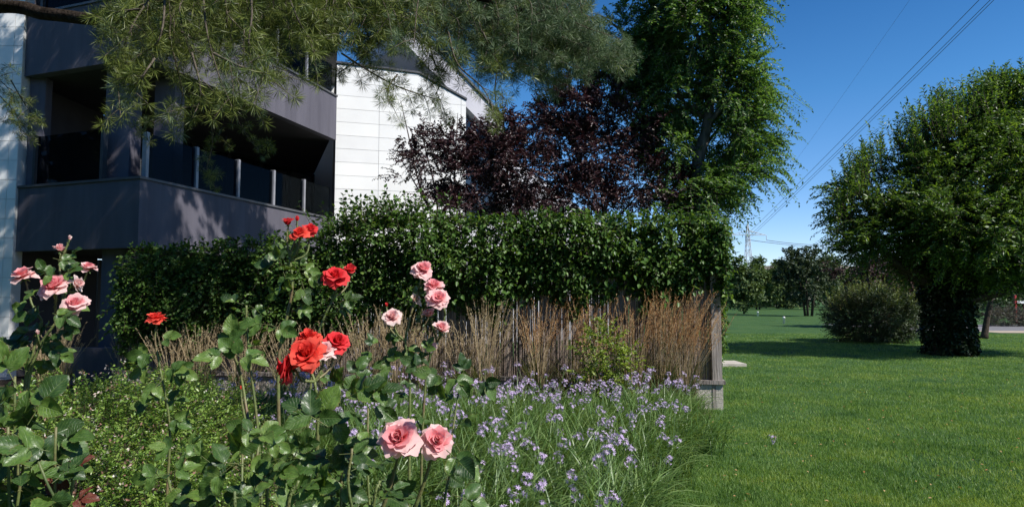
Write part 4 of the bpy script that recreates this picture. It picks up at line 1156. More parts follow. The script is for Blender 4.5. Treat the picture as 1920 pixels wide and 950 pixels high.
    # needles: every tuft is a half sphere of thin blades
    for blue, mat in ((False, 'needle'), (True, 'needle_blue')):
        k = np.array(tuft_b) == blue
        P = np.array([tuple(p) for p in tuft_p])[k]; Dd = np.array([tuple(p) for p in tuft_d])[k]; S = np.array(tuft_s)[k]
        n, m = len(P), 42
        nd = nrm(nrm(rng.normal(0, 1, (n, m, 3))) + Dd[:, None] * .5)
        ln = S[:, None, None] * rng.uniform(.7, 1.1, (n, m, 1))
        b0 = P[:, None] + nd * .006
        sd = nrm(np.cross(nd, rng.normal(0, 1, (n, m, 3))))
        w = np.where(S > .1, .0038, .0022)[:, None, None] if False else np.where(S > .105, .005, .0017)[:, None, None]
        mid = b0 + nd * ln * .5
        V = np.stack([b0, mid + sd * w, b0 + nd * ln, mid - sd * w], 2).reshape(-1, 3)
        Fq = np.arange(len(V)).reshape(-1, 4)
        tag(obj('foliage', np_mesh('foliage', V, [Fq], [M[mat]]), t), kind='stuff')
    V, Fq, _ = tube_np(twl, twr, 4)
    tag(obj('twig', np_mesh('twig', V, [Fq], [M['twig']], True), t), kind='stuff')
cedar()

# ------------------------------------------------------------------ woods behind the viewer, seen in the glass, plus an added left arm
def wood_behind():
    rng = np.random.default_rng(95)
    n = 3800
    X = rng.uniform(-24, 9, n); Y = -15 + rng.normal(0, 1.4, n)
    k = np.arange(n) > 2200
    X = np.where(k, -21 + rng.normal(0, 1.4, n), X); Y = np.where(k, rng.uniform(-15, 13, n), Y)  # left arm, added to block sky light from the building's left face
    Z = rng.uniform(0.05, 1, n) ** .8 * (8.6 + 1.8 * np.sin(X * .4) + 1.2 * np.sin(X * .9 + 1))
    g, l = sprays(rng, np.stack([X, Y, Z], 1), rng.normal(0, 1, (n, 3)) + np.array([0, .4, .3]), 1.1, 8, .3, .75, .42)
    tag(obj('unseen_park_wood', np_mesh('unseen_park_wood', g[0], [g[1]], [M['far_dark']]), None), 'mass of unseen park trees mirrored in the balcony glass, left arm added to cut sky light', 'wood', kind='stuff')
wood_behind()

# ------------------------------------------------------------------ grasses along the foot of the fence
def feather_grass(base, h, spread, n, mat, label, seed, lean=(0, 0), blades=120):
    rng = np.random.default_rng(seed)
    t = thing('feather_grass', label, 'grass clump', base, 'dry feathery grasses along the fence')
    # stems
    n = int(n * 1.05)
    a = rng.uniform(0, 2 * np.pi, n); r = spread * np.sqrt(rng.uniform(0, 1, n))
    B = np.stack([base[0] + .45 * r * np.cos(a), base[1] + .35 * r * np.sin(a), np.full(n, 0.02)], 1)
    H = h * rng.uniform(.68, 1.06, n)
    T = B + np.stack([r * np.cos(a) * 1.15 + lean[0] * 1.6 + rng.normal(0, .10, n), r * np.sin(a) * .45 + lean[1], H], 1)
    Mi = B * .6 + T * .4 + np.stack([-.05 * np.cos(a) - lean[0] * .2, np.zeros(n), H * .15], 1)
    V, Fq = twig_geo(np.stack([B, Mi, T], 1), .0028, .0018)
    tag(obj('stem', np_mesh('stem', V, [Fq], [M['dry_tan']]), t), kind='stuff')
    # narrow plumes: short bristles up the last third of each stem
    m = 34
    k = np.linspace(.70, 1.05, m)[None, :, None]
    Pp = (Mi[:, None] + (T - Mi)[:, None] * ((k - .5) * 2))
    ax = nrm(T - Mi)[:, None]
    D = nrm(ax * 1.0 + rng.normal(0, .36, (n, m, 3)))
    g = leaf_geo(Pp.reshape(-1, 3), D.reshape(-1, 3), rng.normal(0, 1, (n * m, 3)), rng.uniform(.03, .06, n * m), .005, 0, .05)
    tag(obj('plume', np_mesh('plume', g[0], [g[1]], [M[mat]]), t), kind='stuff')
    # arching leaves at the foot
    nb = blades
    a = rng.uniform(0, 2 * np.pi, nb); L = rng.uniform(.35, .75, nb) * h
    B = np.stack([base[0] + .1 * np.cos(a), base[1] + .08 * np.sin(a), np.full(nb, .02)], 1)
    o = np.stack([np.cos(a), .7 * np.sin(a), np.zeros(nb)], 1)
    t_ = np.linspace(0, 1, 6)[None, :, None]
    C = B[:, None] + o[:, None] * (L * .55)[:, None, None] * t_ ** 1.5 * rng.uniform(.4, 1.0, (nb, 1, 1)) + np.array([0, 0, 1.0]) * (L[:, None, None] * (1.35 * t_ - .62 * t_ ** 2.2))
    sd = np.stack([-np.sin(a), np.cos(a), np.zeros(nb)], 1)[:, None] * (.006 * (1 - t_ ** 2 * .9))
    V = np.stack([C - sd, C + sd], 2).reshape(-1, 3)
    i = (np.arange(nb)[:, None] * 12 + np.arange(5)[None] * 2).reshape(-1, 1)
    tag(obj('leaf_tuft', np_mesh('leaf_tuft', V, [i + np.array([[0, 1, 3, 2]])], [M['dry_blade']]), t), kind='stuff')

for px, Yo, h, sp, n, mat, ln, lab in (
    (912, .40, 1.46, .30, 70, 'dry_tan', .06, 'pale feathery grass clump with upright plumes before the middle of the reed fence'),
    (870, .30, 1.12, .26, 46, 'dry_tan', .0, 'short tan grass clump right of the pink roses'),
    (1010, .38, 1.46, .24, 60, 'dry_grass', .04, 'rust tipped grass clump below the hollow in the hedge'),
    (1072, .34, 1.36, .22, 42, 'dry_grass', .12, 'thin rust grass clump left of the yellow-green sapling'),
    (1120, .42, 1.48, .28, 62, 'dry_grass', .08, 'rust grass clump behind the yellow-green sapling'),
    (1195, .45, 1.50, .30, 84, 'dry_grass', .14, 'tall reddish grass clump right of the yellow-green sapling'),
    (1245, .40, 1.58, .30, 90, 'dry_grass', .16, 'tallest reddish grass clump leaning toward the fence post'),
    (1285, .36, 1.42, .26, 70, 'dry_grass', .10, 'reddish grass clump nearest the fence end post'),
    (690, .45, 1.30, .34, 70, 'dry_tan', .02, 'tan grass clump behind the orange red rose cluster'),
    (745, .40, 1.34, .30, 60, 'dry_tan', .02, 'tan grass clump below the pale pink rose'),
    (805, .36, 1.12, .28, 50, 'dry_tan', .0, 'tan grass clump below the shaded drooping pink rose'),
    (620, .45, 1.14, .32, 50, 'dry_tan', -.02, 'tan grass clump right of the tall red rose stem'),
    (540, .45, 1.10, .34, 50, 'dry_tan', .0, 'shaded tan grass clump left of the tall red rose stem'),
    (455, .45, 1.08, .34, 50, 'dry_tan', .0, 'shaded tan grass clump between the lone red rose and the tall red rose'),
    (375, .45, 1.14, .34, 54, 'dry_tan', .03, 'shaded tan grass clump right of the lone red rose'),
    (325, .45, 1.02, .30, 44, 'dry_tan', -.03, 'shaded tan grass clump right behind the lone red rose')):
    Y = on_fence((px - 960) / 1250 * 10.0, Yo)
    p = at(px, 700, Y)
    feather_grass((p.x, Y, .004), h, sp, n, mat, lab, 100 + px, (ln, 0))
for px, Y, h in ((118, 11.6, 1.12), (88, 11.4, .9), (238, 11.8, 1.05)):
    p = at(px, 690, Y)
    feather_grass((p.x, Y, .004), h, .22, 46, 'dry_tan', {118: 'tan grass clump behind the left pink rose stem', 88: 'short tan grass clump against the panelled wall at the left', 238: 'tan grass clump beside the low grey plinth'}[px], 300 + px, (0, 0), 50)

# yellow-green sapling among the rusty grasses
def sapling():
    rng = np.random.default_rng(120)
    b = at(1135, 720, 9.0); b.z = 0
    t = thing('sapling', 'yellow-green leafy sapling among rusty grasses before the reed fence', 'sapling', b)
    m_ = MB()
    for k in range(7):
        a = rng.uniform(0, 6.28); e = b + Vector((math.cos(a) * .35, math.sin(a) * .2, rng.uniform(.8, 1.3)))
        m_.tube([b + Vector((rng.normal(0, .04), 0, 0)), (b + e) / 2 + Vector((0, 0, .12)), e], [.009, .007, .003], 5)
    m_.build('stem', M['cane'], t, True)
    P, D = lobe_points(rng, [((b.x - .05, b.y, .95), (.36, .22, .38)), ((b.x + .2, b.y, .75), (.34, .22, .32)), ((b.x - .2, b.y, .62), (.3, .2, .3))], 230, .3)
    g, l = sprays(rng, P, D + np.array([0, -.2, .3]), rng.uniform(.1, .22, len(P)), 7, .2, .06, .032)
    tag(obj('foliage', np_mesh('foliage', g[0], [g[1]], [M['vine']]), t), kind='stuff')
    V, Fq = twig_geo(l, .003, .0012)
    tag(obj('twig', np_mesh('twig', V, [Fq], [M['cane']]), t), kind='stuff')
sapling()

# ------------------------------------------------------------------ low shrubs at the left of the bed
p = at(215, 700, 5.2)
mound('small_leaved_shrub', 'low bright green small-leaved shrub filling the bed behind the left pink rose', 'shrub', Vector((p.x, 5.2, .004)), 1.0, .95, 1.02, 2500, 12, .2, .036, .018, 'abelia', 131, 'small-leaved shrubs', specks=('abelia_red', 420), zc=.35, six=False)
p = at(120, 760, 3.9)
mound('small_leaved_shrub', 'low small-leaved shrub with pale blossoms at the left front of the bed', 'shrub', Vector((p.x, 3.9, .004)), .95, .75, .86, 2300, 12, .17, .03, .015, 'abelia', 132, 'small-leaved shrubs', specks=('abelia_red', 520), zc=.35)
p = at(345, 700, 6.6)
mound('small_leaved_shrub', 'small-leaved green shrub below the lone red rose', 'shrub', Vector((p.x, 6.6, .004)), .75, .7, .84, 1300, 12, .2, .036, .018, 'abelia', 133, 'small-leaved shrubs', specks=('abelia_red', 160), zc=.35)
p = at(330, 860, 3.7)
mound('small_leaved_shrub', 'dark low small-leaved shrub under the front rose leaves', 'shrub', Vector((p.x, 3.7, .004)), .75, .6, .66, 1500, 12, .16, .03, .015, 'abelia', 134, 'small-leaved shrubs', specks=('abelia_red', 260), zc=.35)

# ------------------------------------------------------------------ society garlic: strap leaves and lilac heads
def garlic_bed():
    rng = np.random.default_rng(140)
    fol, heads = [], []
    for v in range(7):
        nb = 105
        a = rng.uniform(0, 2 * np.pi, nb)
        L = rng.uniform(.34, .60, nb)
        B = np.stack([.09 * rng.normal(0, 1, nb), .09 * rng.normal(0, 1, nb), np.zeros(nb)], 1)
        o = nrm(np.stack([np.cos(a) + .55, np.sin(a) - .25, np.zeros(nb)], 1))
        t_ = np.linspace(0, 1, 7)[None, :, None]
        dr = rng.uniform(.35, 1.05, (nb, 1, 1))
        C = B[:, None] + o[:, None] * (L[:, None, None] * t_ ** 1.6 * (.25 + .65 * dr)) + np.array([0, 0, 1.0]) * (L[:, None, None] * (1.12 * t_ - .62 * dr * t_ ** 2.4))
        tw = nrm(np.cross(o, np.array([0, 0, 1.0])) + rng.normal(0, .25, (nb, 3)))[:, None]
        sd = tw * (.0050 * (1 - t_ ** 3 * .85))
        V = np.stack([C - sd, C + sd], 2).reshape(-1, 3)
        i = (np.arange(nb)[:, None] * 14 + np.arange(6)[None] * 2).reshape(-1, 1)
        fol.append(np_mesh('leaf_tuft', V, [i + np.array([[0, 1, 3, 2]])], [M['garlic']]))
    for v in range(9):
        H = rng.uniform(.40, .66); lx, ly = rng.normal(.10, .10), rng.normal(-.03, .07)
        top = np.array([lx, ly, H])
        V1, F1, _ = tube_np([[(0, 0, 0), (lx * .35, ly * .35, H * .55), tuple(top)]], [.0022], 4)
        st = np_mesh('flower_stalk', V1, [F1], [M['stalk']], True)
        nf = rng.integers(11, 17)
        fd = nrm(rng.normal(0, 1, (nf, 3)) + np.array([0, 0, .75]))
        c = top + fd * rng.uniform(.026, .046, (nf, 1))
        pd_l, cd_l, nn_l = [], [], []
        for q in range(nf):
            ax = fd[q]; s1 = nrm(np.cross(ax, [.3, .2, .9])); s2 = np.cross(ax, s1)
            for k in range(6):
                an = k * math.pi / 3
                pd_l.append(s1 * math.cos(an) + s2 * math.sin(an) + ax * .55); cd_l.append(c[q]); nn_l.append(ax)
        g = leaf_geo(np.array(cd_l), np.array(pd_l), np.array(nn_l), .0185, .006, 0.0, .1)
        ped, pf, _ = tube_np([[tuple(top), tuple(top * .4 + c[q] * .6), tuple(c[q])] for q in range(nf)], [.0012] * nf, 3)
        um = np_mesh('umbel', np.concatenate([g[0], ped]), [g[1], pf + len(g[0])], [M['lilac'], M['stalk']])
        heads.append((st, um))
    lab = 'clump of society garlic with lilac starry heads over strappy leaves in the bed'
    spots = []
    y = 3.35
    while y < 9.35:
        x = 1.05 + .362 * (y - 4.6) - .26
        while x > -3.6:
            if not (x < -.3 and y < 4.7) and not (x < -1.35 and y < 5.9) and not (x < -2.3 and y < 7.2):
                spots.append((x + rng.normal(0, .07), y + rng.normal(0, .07)))
            x -= rng.uniform(.25, .33)
        y += .30
    n = 0
    for (x, y) in spots:
        if 1.05 + .362 * (y - 4.6) - x < .5: lab, gr = 'clump of lilac-flowered society garlic whose strappy leaves spill over the lawn edge', 'society garlic along the lawn edge'
        elif y > 8.2: lab, gr = 'clump of lilac-flowered society garlic at the foot of the dry grasses and fence', 'society garlic at the fence foot'
        elif x < -.4: lab, gr = 'clump of lilac-flowered society garlic seen between and behind the rose leaves', 'society garlic behind the roses'
        elif y < 5.6: lab, gr = 'clump of lilac-flowered society garlic in the front of the bed right of the roses', 'society garlic in the front of the bed'
        else: lab, gr = 'clump of lilac-flowered society garlic in the open middle of the bed', 'society garlic in the middle of the bed'
        t = thing('society_garlic', lab, 'flower clump', (x, y, .004), gr)
        t.rotation_euler = (0, 0, rng.normal(0, .45))
        s = rng.uniform(.85, 1.12); t.scale = (s, s, s)
        f = obj('leaf_tuft', fol[n % 7], t, False); f["kind"] = 'stuff'
        k = rng.choice([1, 1, 1, 2, 2, 3])
        for q in range(k):
            st, um = heads[rng.integers(0, 9)]
            a = obj('flower_stalk', st, t, False)
            a.location = (rng.normal(0, .07), rng.normal(0, .07), 0); a.rotation_euler = (rng.normal(0, .1), rng.normal(0, .1), rng.uniform(0, 6.28))
            u = obj('umbel', um, a, False)
        n += 1
    # the straggler whose head lies out over the lawn
    t = thing('society_garlic', 'lone lilac flower head leaning out over the lawn past the bed edge', 'flower clump', (2.0, 7.0, .004))
    f = obj('leaf_tuft', fol[2], t, False); f["kind"] = 'stuff'
    a = obj('flower_stalk', heads[0][0], t, False); a.rotation_euler = (0, 1.12, -.1); obj('umbel', heads[0][1], a, False)
garlic_bed()

# ------------------------------------------------------------------ grass blades of the lawn
def lawn_blades():
    rng = np.random.default_rng(150)
    n = 520000
    Y = 4.9 + (rng.uniform(0, 1, n) ** 2.0) * 26
    xl = np.where(Y < 9.85, 1.05 + .362 * (Y - 4.6), np.where(Y < 11.3, 3.02, 1.0))
    X = xl + rng.uniform(-.03, 1, n) * (Y * .95 + 1.2 - xl)
    k = (rng.uniform(0, 1, n) < .45 + .55 * (np.sin(X * 2.1 + np.sin(Y * 1.7)) * np.sin(Y * 1.9 + 1.3 * np.sin(X)) > -.35))
    X, Y = X[k], Y[k]; n = len(X)
    P = np.stack([X, Y, np.zeros(n)], 1)
    h = rng.uniform(.02, .05, n) * (1 + .5 * np.clip(np.sin(X * 3.7 + 2 * np.sin(Y * 2.9)) * np.sin(Y * 4.1 + np.sin(X * 5.3)), 0, 1))
    D = np.stack([rng.normal(.1, .5, n), rng.normal(0, .5, n), np.ones(n)], 1)
    D = nrm(D) * h[:, None]
    a = rng.uniform(0, 6.28, n); w = .0028 * (1 + Y * .06)
    S = np.stack([np.cos(a) * w, np.sin(a) * w, np.zeros(n)], 1)
    V = np.stack([P - S, P + S, P + D], 1).reshape(-1, 3)
    tag(obj('grass_blades', np_mesh('grass_blades', V, [np.arange(3 * n).reshape(-1, 3)], [M['blade']])), 'short mown grass of the lawn', 'grass', kind='stuff')
lawn_blades()

# ------------------------------------------------------------------ roses
RNG = np.random.default_rng(200)
def petal_mesh(L, W, R, th0, th1, base, seed, mats, tip=.1):
    rng = np.random.default_rng(seed)
    nu, nv = 7, 7
    V, UV = [], []
    y = base; z = 0.0; prev = 0
    ph = rng.uniform(0, 6)
    pr = []
    for j in range(nv):
        v = j / (nv - 1)
        th = math.radians(th0 + (th1 - th0) * v ** 1.3)
        if j: y += math.sin(th) * L / (nv - 1); z += math.cos(th) * L / (nv - 1)
        pr.append((y, z, th))
    for j in range(nv):
        v = j / (nv - 1)
        y, z, th = pr[j]
        w = W * (.34 + .66 * math.sin(math.pi * min(1, .08 + .72 * v)) ** .9) * (1 if v < .85 else 1 - ((v - .85) / .15) ** 2 * .38)
        for i in range(nu):
            u = -1 + 2 * i / (nu - 1)
            s = u * w * .5
            x = R * math.sin(s / R); back = R * (1 - math.cos(s / R))
            ru = .035 * L * math.sin(4.2 * u + ph) * v ** 2 + .02 * L * math.sin(9 * u + ph) * v ** 3
            lift = -(abs(u) ** 2.2) * L * .10 * (v > .99) + (1 - abs(u)) * tip * L * .25 * (v > .99)
            cz = math.sin(th); cy = math.cos(th)
            V.append((x, y - back * cy + ru * cy + lift * math.sin(th), z + back * cz * .6 + ru * cz + lift * cy))
            UV.append((u * .5 + .5, v))
    Fq = [(j * nu + i, j * nu + i + 1, (j + 1) * nu + i + 1, (j + 1) * nu + i) for j in range(nv - 1) for i in range(nu - 1)]
    return np_mesh('petal', V, [np.array(Fq)], [mats], True, UV)
# rings of one bloom 1 unit wide: (count, length, width, wrap radius, angle at foot, angle at rim, foot radius, height)
RINGS = {'open': [(5, .30, .26, .075, -8, 4, .02, .12), (6, .34, .34, .14, 6, 30, .04, .08), (6, .38, .42, .22, 24, 62, .05, .05), (6, .42, .48, .34, 42, 96, .05, .02), (7, .45, .52, .5, 58, 122, .05, 0)],
         'cup': [(5, .34, .28, .085, -8, 2, .02, .12), (6, .40, .40, .16, 2, 18, .05, .08), (6, .44, .46, .24, 12, 40, .06, .04), (6, .47, .52, .34, 26, 78, .06, .0)],
         'bud': [(4, .5, .34, .10, -4, -6, .03, .06), (4, .52, .4, .14, 2, 2, .05, .03), (4, .5, .42, .18, 8, 26, .06, 0)]}
PET = {}
def petals(col, opn):
    if (col, opn) not in PET:
        out = []
        for r, (n, L, W, R, a0, a1, b, h) in enumerate(RINGS[opn]):
            m = M[col + ('_in' if r < len(RINGS[opn]) - 2 else '_out')]
            out.append([petal_mesh(L, W, R, a0, a1, b, 10 * r + k + len(opn), m, .5 if r > 2 else .1) for k in range(2)])
        PET[(col, opn)] = out
    return PET[(col, opn)]
def calyx_mesh():
    mb = MB()
    mb.tube([(0, 0, -.16), (0, 0, -.10), (0, 0, -.02), (0, 0, .05)], [.03, .075, .085, .05], 8)
    for k in range(5):
        a = k * 2 * math.pi / 5
        c, s = math.cos(a), math.sin(a)
        pts = [(.05, -.06), (.2, -.10), (.33, -.2)]
        w = [.05, .045, .004]
        i0 = len(mb.v)
        for (r, z), ww in zip(pts, w):
            mb.v += [(c * r - s * ww, s * r + c * ww, z), (c * r + s * ww, s * r - c * ww, z)]
        mb.f += [(i0, i0 + 1, i0 + 3, i0 + 2), (i0 + 2, i0 + 3, i0 + 5, i0 + 4)]
    me = bpy.data.meshes.new('bloom'); me.from_pydata(mb.v, [], mb.f); me.materials.append(M['sepal']); me.update()
    return me
CALYX = calyx_mesh()
def basis(yv, nv):
    """rotation whose y axis runs along yv and whose z axis is close to nv"""
    y = Vector(yv).normalized(); n = Vector(nv)
    x = y.cross(n).normalized(); z = x.cross(y)
    return Matrix((x, y, z)).transposed()
def bloom(bush, pos, d, col, opn, axis, label=None):
    o = obj('bloom', CALYX, bush, False)
    ax = Vector(axis).normalized()
    o.location = pos - bush.location
    q = ax.to_track_quat('Z', 'Y')
    o.rotation_euler = q.to_euler()
    o.scale = (d, d, d)
    if label: o["label"] = label
    P = petals(col, opn)
    rot0 = RNG.uniform(0, 6)
    for r, (n, L, W, R, a0, a1, b, h) in enumerate(RINGS[opn]):
        for k in range(n):
            p = obj('petal', P[r][k % 2], o, False)
            p.location = (0, 0, h * .6 + RNG.normal(0, .006))
            p.rotation_euler = (RNG.normal(0, .07 + .035 * r), RNG.normal(0, .05 + .03 * r), rot0 + r * .55 + k * 2 * math.pi / n + RNG.normal(0, .18))
            s = RNG.uniform(.82, 1.12); p.scale = (s * RNG.uniform(.9, 1.1), s, s * RNG.uniform(.9, 1.1))
    return pos - ax * .14 * d
def leaflet_meshes(mat, nvar=5):
    out = []
    for k in range(nvar):
        rng = np.random.default_rng(400 + k)
        nv, nu = 17, 5
        V, UV = [], []
        bend = rng.uniform(.02, .26); fold = rng.uniform(.08, .26); twist = rng.normal(0, .2)
        for j in range(nv):
            v = j / (nv - 1)
            w = .80 * math.sin(math.pi * v ** .80) ** .66 * (1 - .2 * v)
            if j in (0,): w = .04
            if j == nv - 1: w = .015
            w *= 1 + .075 * (1 if j % 2 else -1) * (0 < j < nv - 1)
            for i in range(nu):
                u = -1 + 2 * i / (nu - 1)
                z = fold * abs(u) * w - bend * v * v + .035 * math.sin(v * 13 + 2 * u + k) * abs(u) + twist * u * w * v
                V.append((u * w * .5, v, z)); UV.append((u, v))
        Fq = [(j * nu + i, j * nu + i + 1, (j + 1) * nu + i + 1, (j + 1) * nu + i) for j in range(nv - 1) for i in range(nu - 1)]
        out.append(np_mesh('leaflet', V, [np.array(Fq)], [mat], True, UV))
    return out
LEAFLET = {k: leaflet_meshes(M[k]) for k in ('rose_leaf', 'rose_leaf_light', 'rose_leaf_red')}
_v, _f, _ = tube_np([[(0, -.35, -.05), (0, .2, .0), (0, .62, -.01)]], [[.02, .016, .01]], 4)
RACHIS = np_mesh('leaf', _v, [_f], [M['cane']], True)
def rose_leaf(bush, pos, dirv, nrmv, size, kind='rose_leaf', n=5):
    """compound leaf: a stalk with paired leaflets and one at the tip; size is the length of a leaflet"""
    q = Vector(pos); sx = 960 + q.x / q.y * 1250; sy = 560 - (q.z - EYE) / q.y * 1250
    if (365 < sx < 560 and 685 < sy < 800 or 585 < sx < 680 and 740 < sy < 775) and RNG.uniform() < .85: return None   # the bushes stand apart here: the bed shows between them
    o = obj('leaf', RACHIS, bush, False)
    Mx = basis(dirv, nrmv)
    o.rotation_euler = Mx.to_euler()
    o.location = Vector(pos) - bush.location
    o.scale = (size * .86,) * 3
    ps = [(.60, 0, 1.0), (.38, 1, .88), (.38, -1, .88)] + ([(-.02, 1, .68), (-.02, -1, .68)] if n == 5 else [])
    for yy, sd, sc in ps:
        l = obj('leaflet', LEAFLET[kind][RNG.integers(0, 5)], o, False)
        l.location = (0, yy, 0)
        l.rotation_euler = (RNG.normal(-.05, .16), RNG.normal(0, .25), -sd * (1.0 + RNG.normal(0, .13)))
        s = sc * RNG.uniform(.88, 1.1); l.scale = (s, s, s)
    return o
def cane(bush, pts, r0=.006, r1=.003, seed=0):
    P = smooth_path(pts, 8)
    mb = MB()
    mb.tube([tuple(p) for p in P], np.linspace(r0, r1, len(P)), 7)
    for i in range(3, len(P) - 2):                            # prickles
        for _ in range(2):
            a = RNG.uniform(0, 6.28); T = (P[i + 1] - P[i]).normalized()
            s = T.orthogonal().normalized(); s.rotate(Matrix.Rotation(a, 3, T))
            c = P[i].lerp(P[i + 1], RNG.uniform(0, 1)); q = T.cross(s)
            k = len(mb.v)
            mb.v += [tuple(c + s * r1 * .8 + T * .003), tuple(c + s * r1 * .8 - T * .003), tuple(c + s * r1 * .8 + q * .002), tuple(c + s * (r1 + .006) - T * .002)]
            mb.f += [(k, k + 2, k + 3), (k + 2, k + 1, k + 3), (k + 1, k, k + 3)]
    mb.build('cane', M['cane'], bush, True)
    return P
def leaves_on(bush, P, t0, t1, step, size, kinds=('rose_leaf',), n=5, facing=(0, -.45, 1), az0=None):
    L = 0; acc = RNG.uniform(0, step); az = RNG.uniform(0, 6.28) if az0 is None else az0
    tot = sum((P[i + 1] - P[i]).length for i in range(len(P) - 1))
    for i in range(len(P) - 1):
        sl = (P[i + 1] - P[i]).length; L += sl
        if not t0 <= L / tot <= t1: continue
        acc += sl
        if acc > step:
            acc = 0; az += 2.4 + RNG.normal(0, .3)
            d = Vector((math.cos(az), math.sin(az) * .8, RNG.uniform(-.15, .5)))
            s = size * RNG.uniform(.75, 1.15)
            pos = P[i] + d.normalized() * s * .45
            nv = Vector(facing) + Vector(RNG.normal(0, .28, 3)) + Vector((d.x * .3, d.y * .3, 0))
            rose_leaf(bush, pos, d, nv, s, kinds[RNG.integers(0, len(kinds))], n)

def px_leaf(bush, px, py, Y, ang, lpx, kind='rose_leaf', n=3, tilt=.35):
    """one leaf whose stalk ends at a place seen in the photograph, running ang degrees up from the horizontal to the right"""
    p = at(px, py, Y); a = math.radians(ang)
    d = Vector((math.cos(a), RNG.normal(-.1, .25), math.sin(a)))
    nv = Vector((RNG.normal(0, .2), -1.0, RNG.uniform(.35, 1.1)))
    rose_leaf(bush, p, d, nv, lpx * Y / 1250 , kind, n)

def rose(label, base, group='rose bushes in the bed'):
    return thing('rose_bush', label, 'rose bush', base, group)

# pink rose at the left edge
Y = 2.35
b1 = rose('tall pink rose bush at the left edge with six open pink blooms', Vector((at(40, 900, Y).x - .05, Y + .02, .004)))
foot = b1.location
ax_up = lambda x=0, y=-.5, z=1: (x, y, z)
def cane_to(bush, pts, Y, d, col, opn, axis, r0=.0045, lab=None):
    """cane through picture points into a bloom at the last one"""
    W = [at(x, y, Y + dy) for x, y, dy in pts]
    e = bloom(bush, W[-1], d, col, opn, axis, lab)
    W[-1] = e
    return cane(bush, W, r0, .0026)
stem1 = cane(b1, [foot, foot.lerp(at(50, 745, Y), .6) + Vector((.02, 0, 0)), at(50, 745, Y), at(72, 655, Y), at(104, 605, Y)], .0075, .004)
stem1b = cane(b1, [foot + Vector((-.04, .03, 0)), foot.lerp(at(44, 735, Y), .6), at(46, 730, Y + .03), at(62, 660, Y + .03), at(78, 600, Y + .04)], .007, .004)
cane_to(b1, [(104, 605, 0), (104, 575, -.02), (103, 541, -.04)], Y, .108, 'pink', 'open', (-.05, -.62, .8))
cane_to(b1, [(78, 600, .04), (60, 570, .05), (45, 520, .05)], Y, .086, 'pink', 'open', (-.2, -.4, .9))
cane_to(b1, [(104, 605, 0), (128, 596, -.03), (143, 573, -.06)], Y, .088, 'pink', 'open', (.15, -.75, .65))
P_ = cane_to(b1, [(104, 605, 0), (118, 560, .06), (112, 505, .08), (113, 470, .08)], Y, .054, 'pink', 'cup', (0, -.2, 1))
leaves_on(b1, P_, .35, .9, .035, .05, ('rose_leaf',), 3)
cane_to(b1, [(118, 545, .06), (146, 545, .07), (165, 504, .07)], Y, .062, 'pink', 'open', (.2, -.25, 1))
cane_to(b1, [(118, 560, .06), (125, 548, .05), (138, 534, .04)], Y, .066, 'pale', 'cup', (.9, .1, .3))
cane_to(b1, [(113, 490, .08), (122, 470, .08), (130, 449, .08)], Y, .028, 'pale', 'bud', (.1, 0, 1))
cane_to(b1, [(74, 650, 0), (72, 640, -.03), (71, 626, -.04)], Y, .026, 'pale', 'bud', (0, -.2, 1))
for a in [(128, 478, 20, 26), (108, 486, -20, 26), (88, 517, 120, 26), (120, 512, 10, 32), (105, 517, 180, 30), (66, 556, 150, 26), (52, 578, 170, 24), (72, 585, 200, 34), (108, 590, -20, 36), (125, 570, -10, 30), (88, 612, 190, 36), (120, 612, -45, 30), (96, 632, -70, 34), (60, 622, 190, 30), (48, 640, 200, 36), (44, 652, 170, 40), (104, 656, -30, 36), (84, 668, 250, 32), (62, 668, 200, 30), (122, 588, -60, 28)]:
    px_leaf(b1, a[0], a[1], Y + RNG.normal(0, .04), a[2], a[3], 'rose_leaf', 3 if a[3] < 34 else 5)
leaves_on(b1, stem1, .78, .97, .07, .05, n=3); leaves_on(b1, stem1b, .78, .97, .08, .05, n=3)

# big-leaved rose in the bottom left corner
Y = 1.62
b2 = rose('leafy rose bush without open blooms filling the bottom left corner', Vector((at(30, 900, Y).x - .08, Y, .004)))
f2 = b2.location
for top, dy in (((28, 705), .1), ((62, 745), .02), ((105, 800), -.05), ((15, 800), -.1), ((72, 865), -.12), ((-20, 730), 0)):
    e = at(*top, Y + dy)
    P_ = cane(b2, [f2 + Vector((RNG.normal(0, .04), RNG.normal(0, .04), 0)), f2.lerp(e, .6) + Vector((RNG.normal(0, .07), .03, .05)), e], .005, .0028)
    leaves_on(b2, P_, .55, 1, .045, .066)
for a in [(22, 708, 110, 62), (8, 735, 200, 60), (62, 778, 60, 64), (80, 800, -40, 70), (40, 760, 170, 66), (90, 842, -60, 62), (18, 810, 150, 64), (36, 850, 200, 66), (24, 885, -50, 70), (66, 905, -100, 62), (104, 868, -20, 44), (60, 940, 20, 60), (10, 925, 160, 60), (112, 822, 10, 50), (50, 815, 90, 56), (-5, 770, 40, 60)]:
    px_leaf(b2, a[0], a[1], Y + RNG.normal(0, .06), a[2], a[3], 'rose_leaf', 3)
P_ = cane(b2, [f2 + Vector((.1, .05, 0)), f2.lerp(at(140, 925, Y), .7), at(132, 930, Y), at(136, 880, Y)], .005, .003)
for a in [(138, 935, 10, 38), (130, 930, 150, 34), (120, 890, 60, 28), (135, 870, 20, 28), (100, 912, 120, 26)]:
    px_leaf(b2, a[0], a[1], Y, a[2], a[3], 'rose_leaf_red', 3)

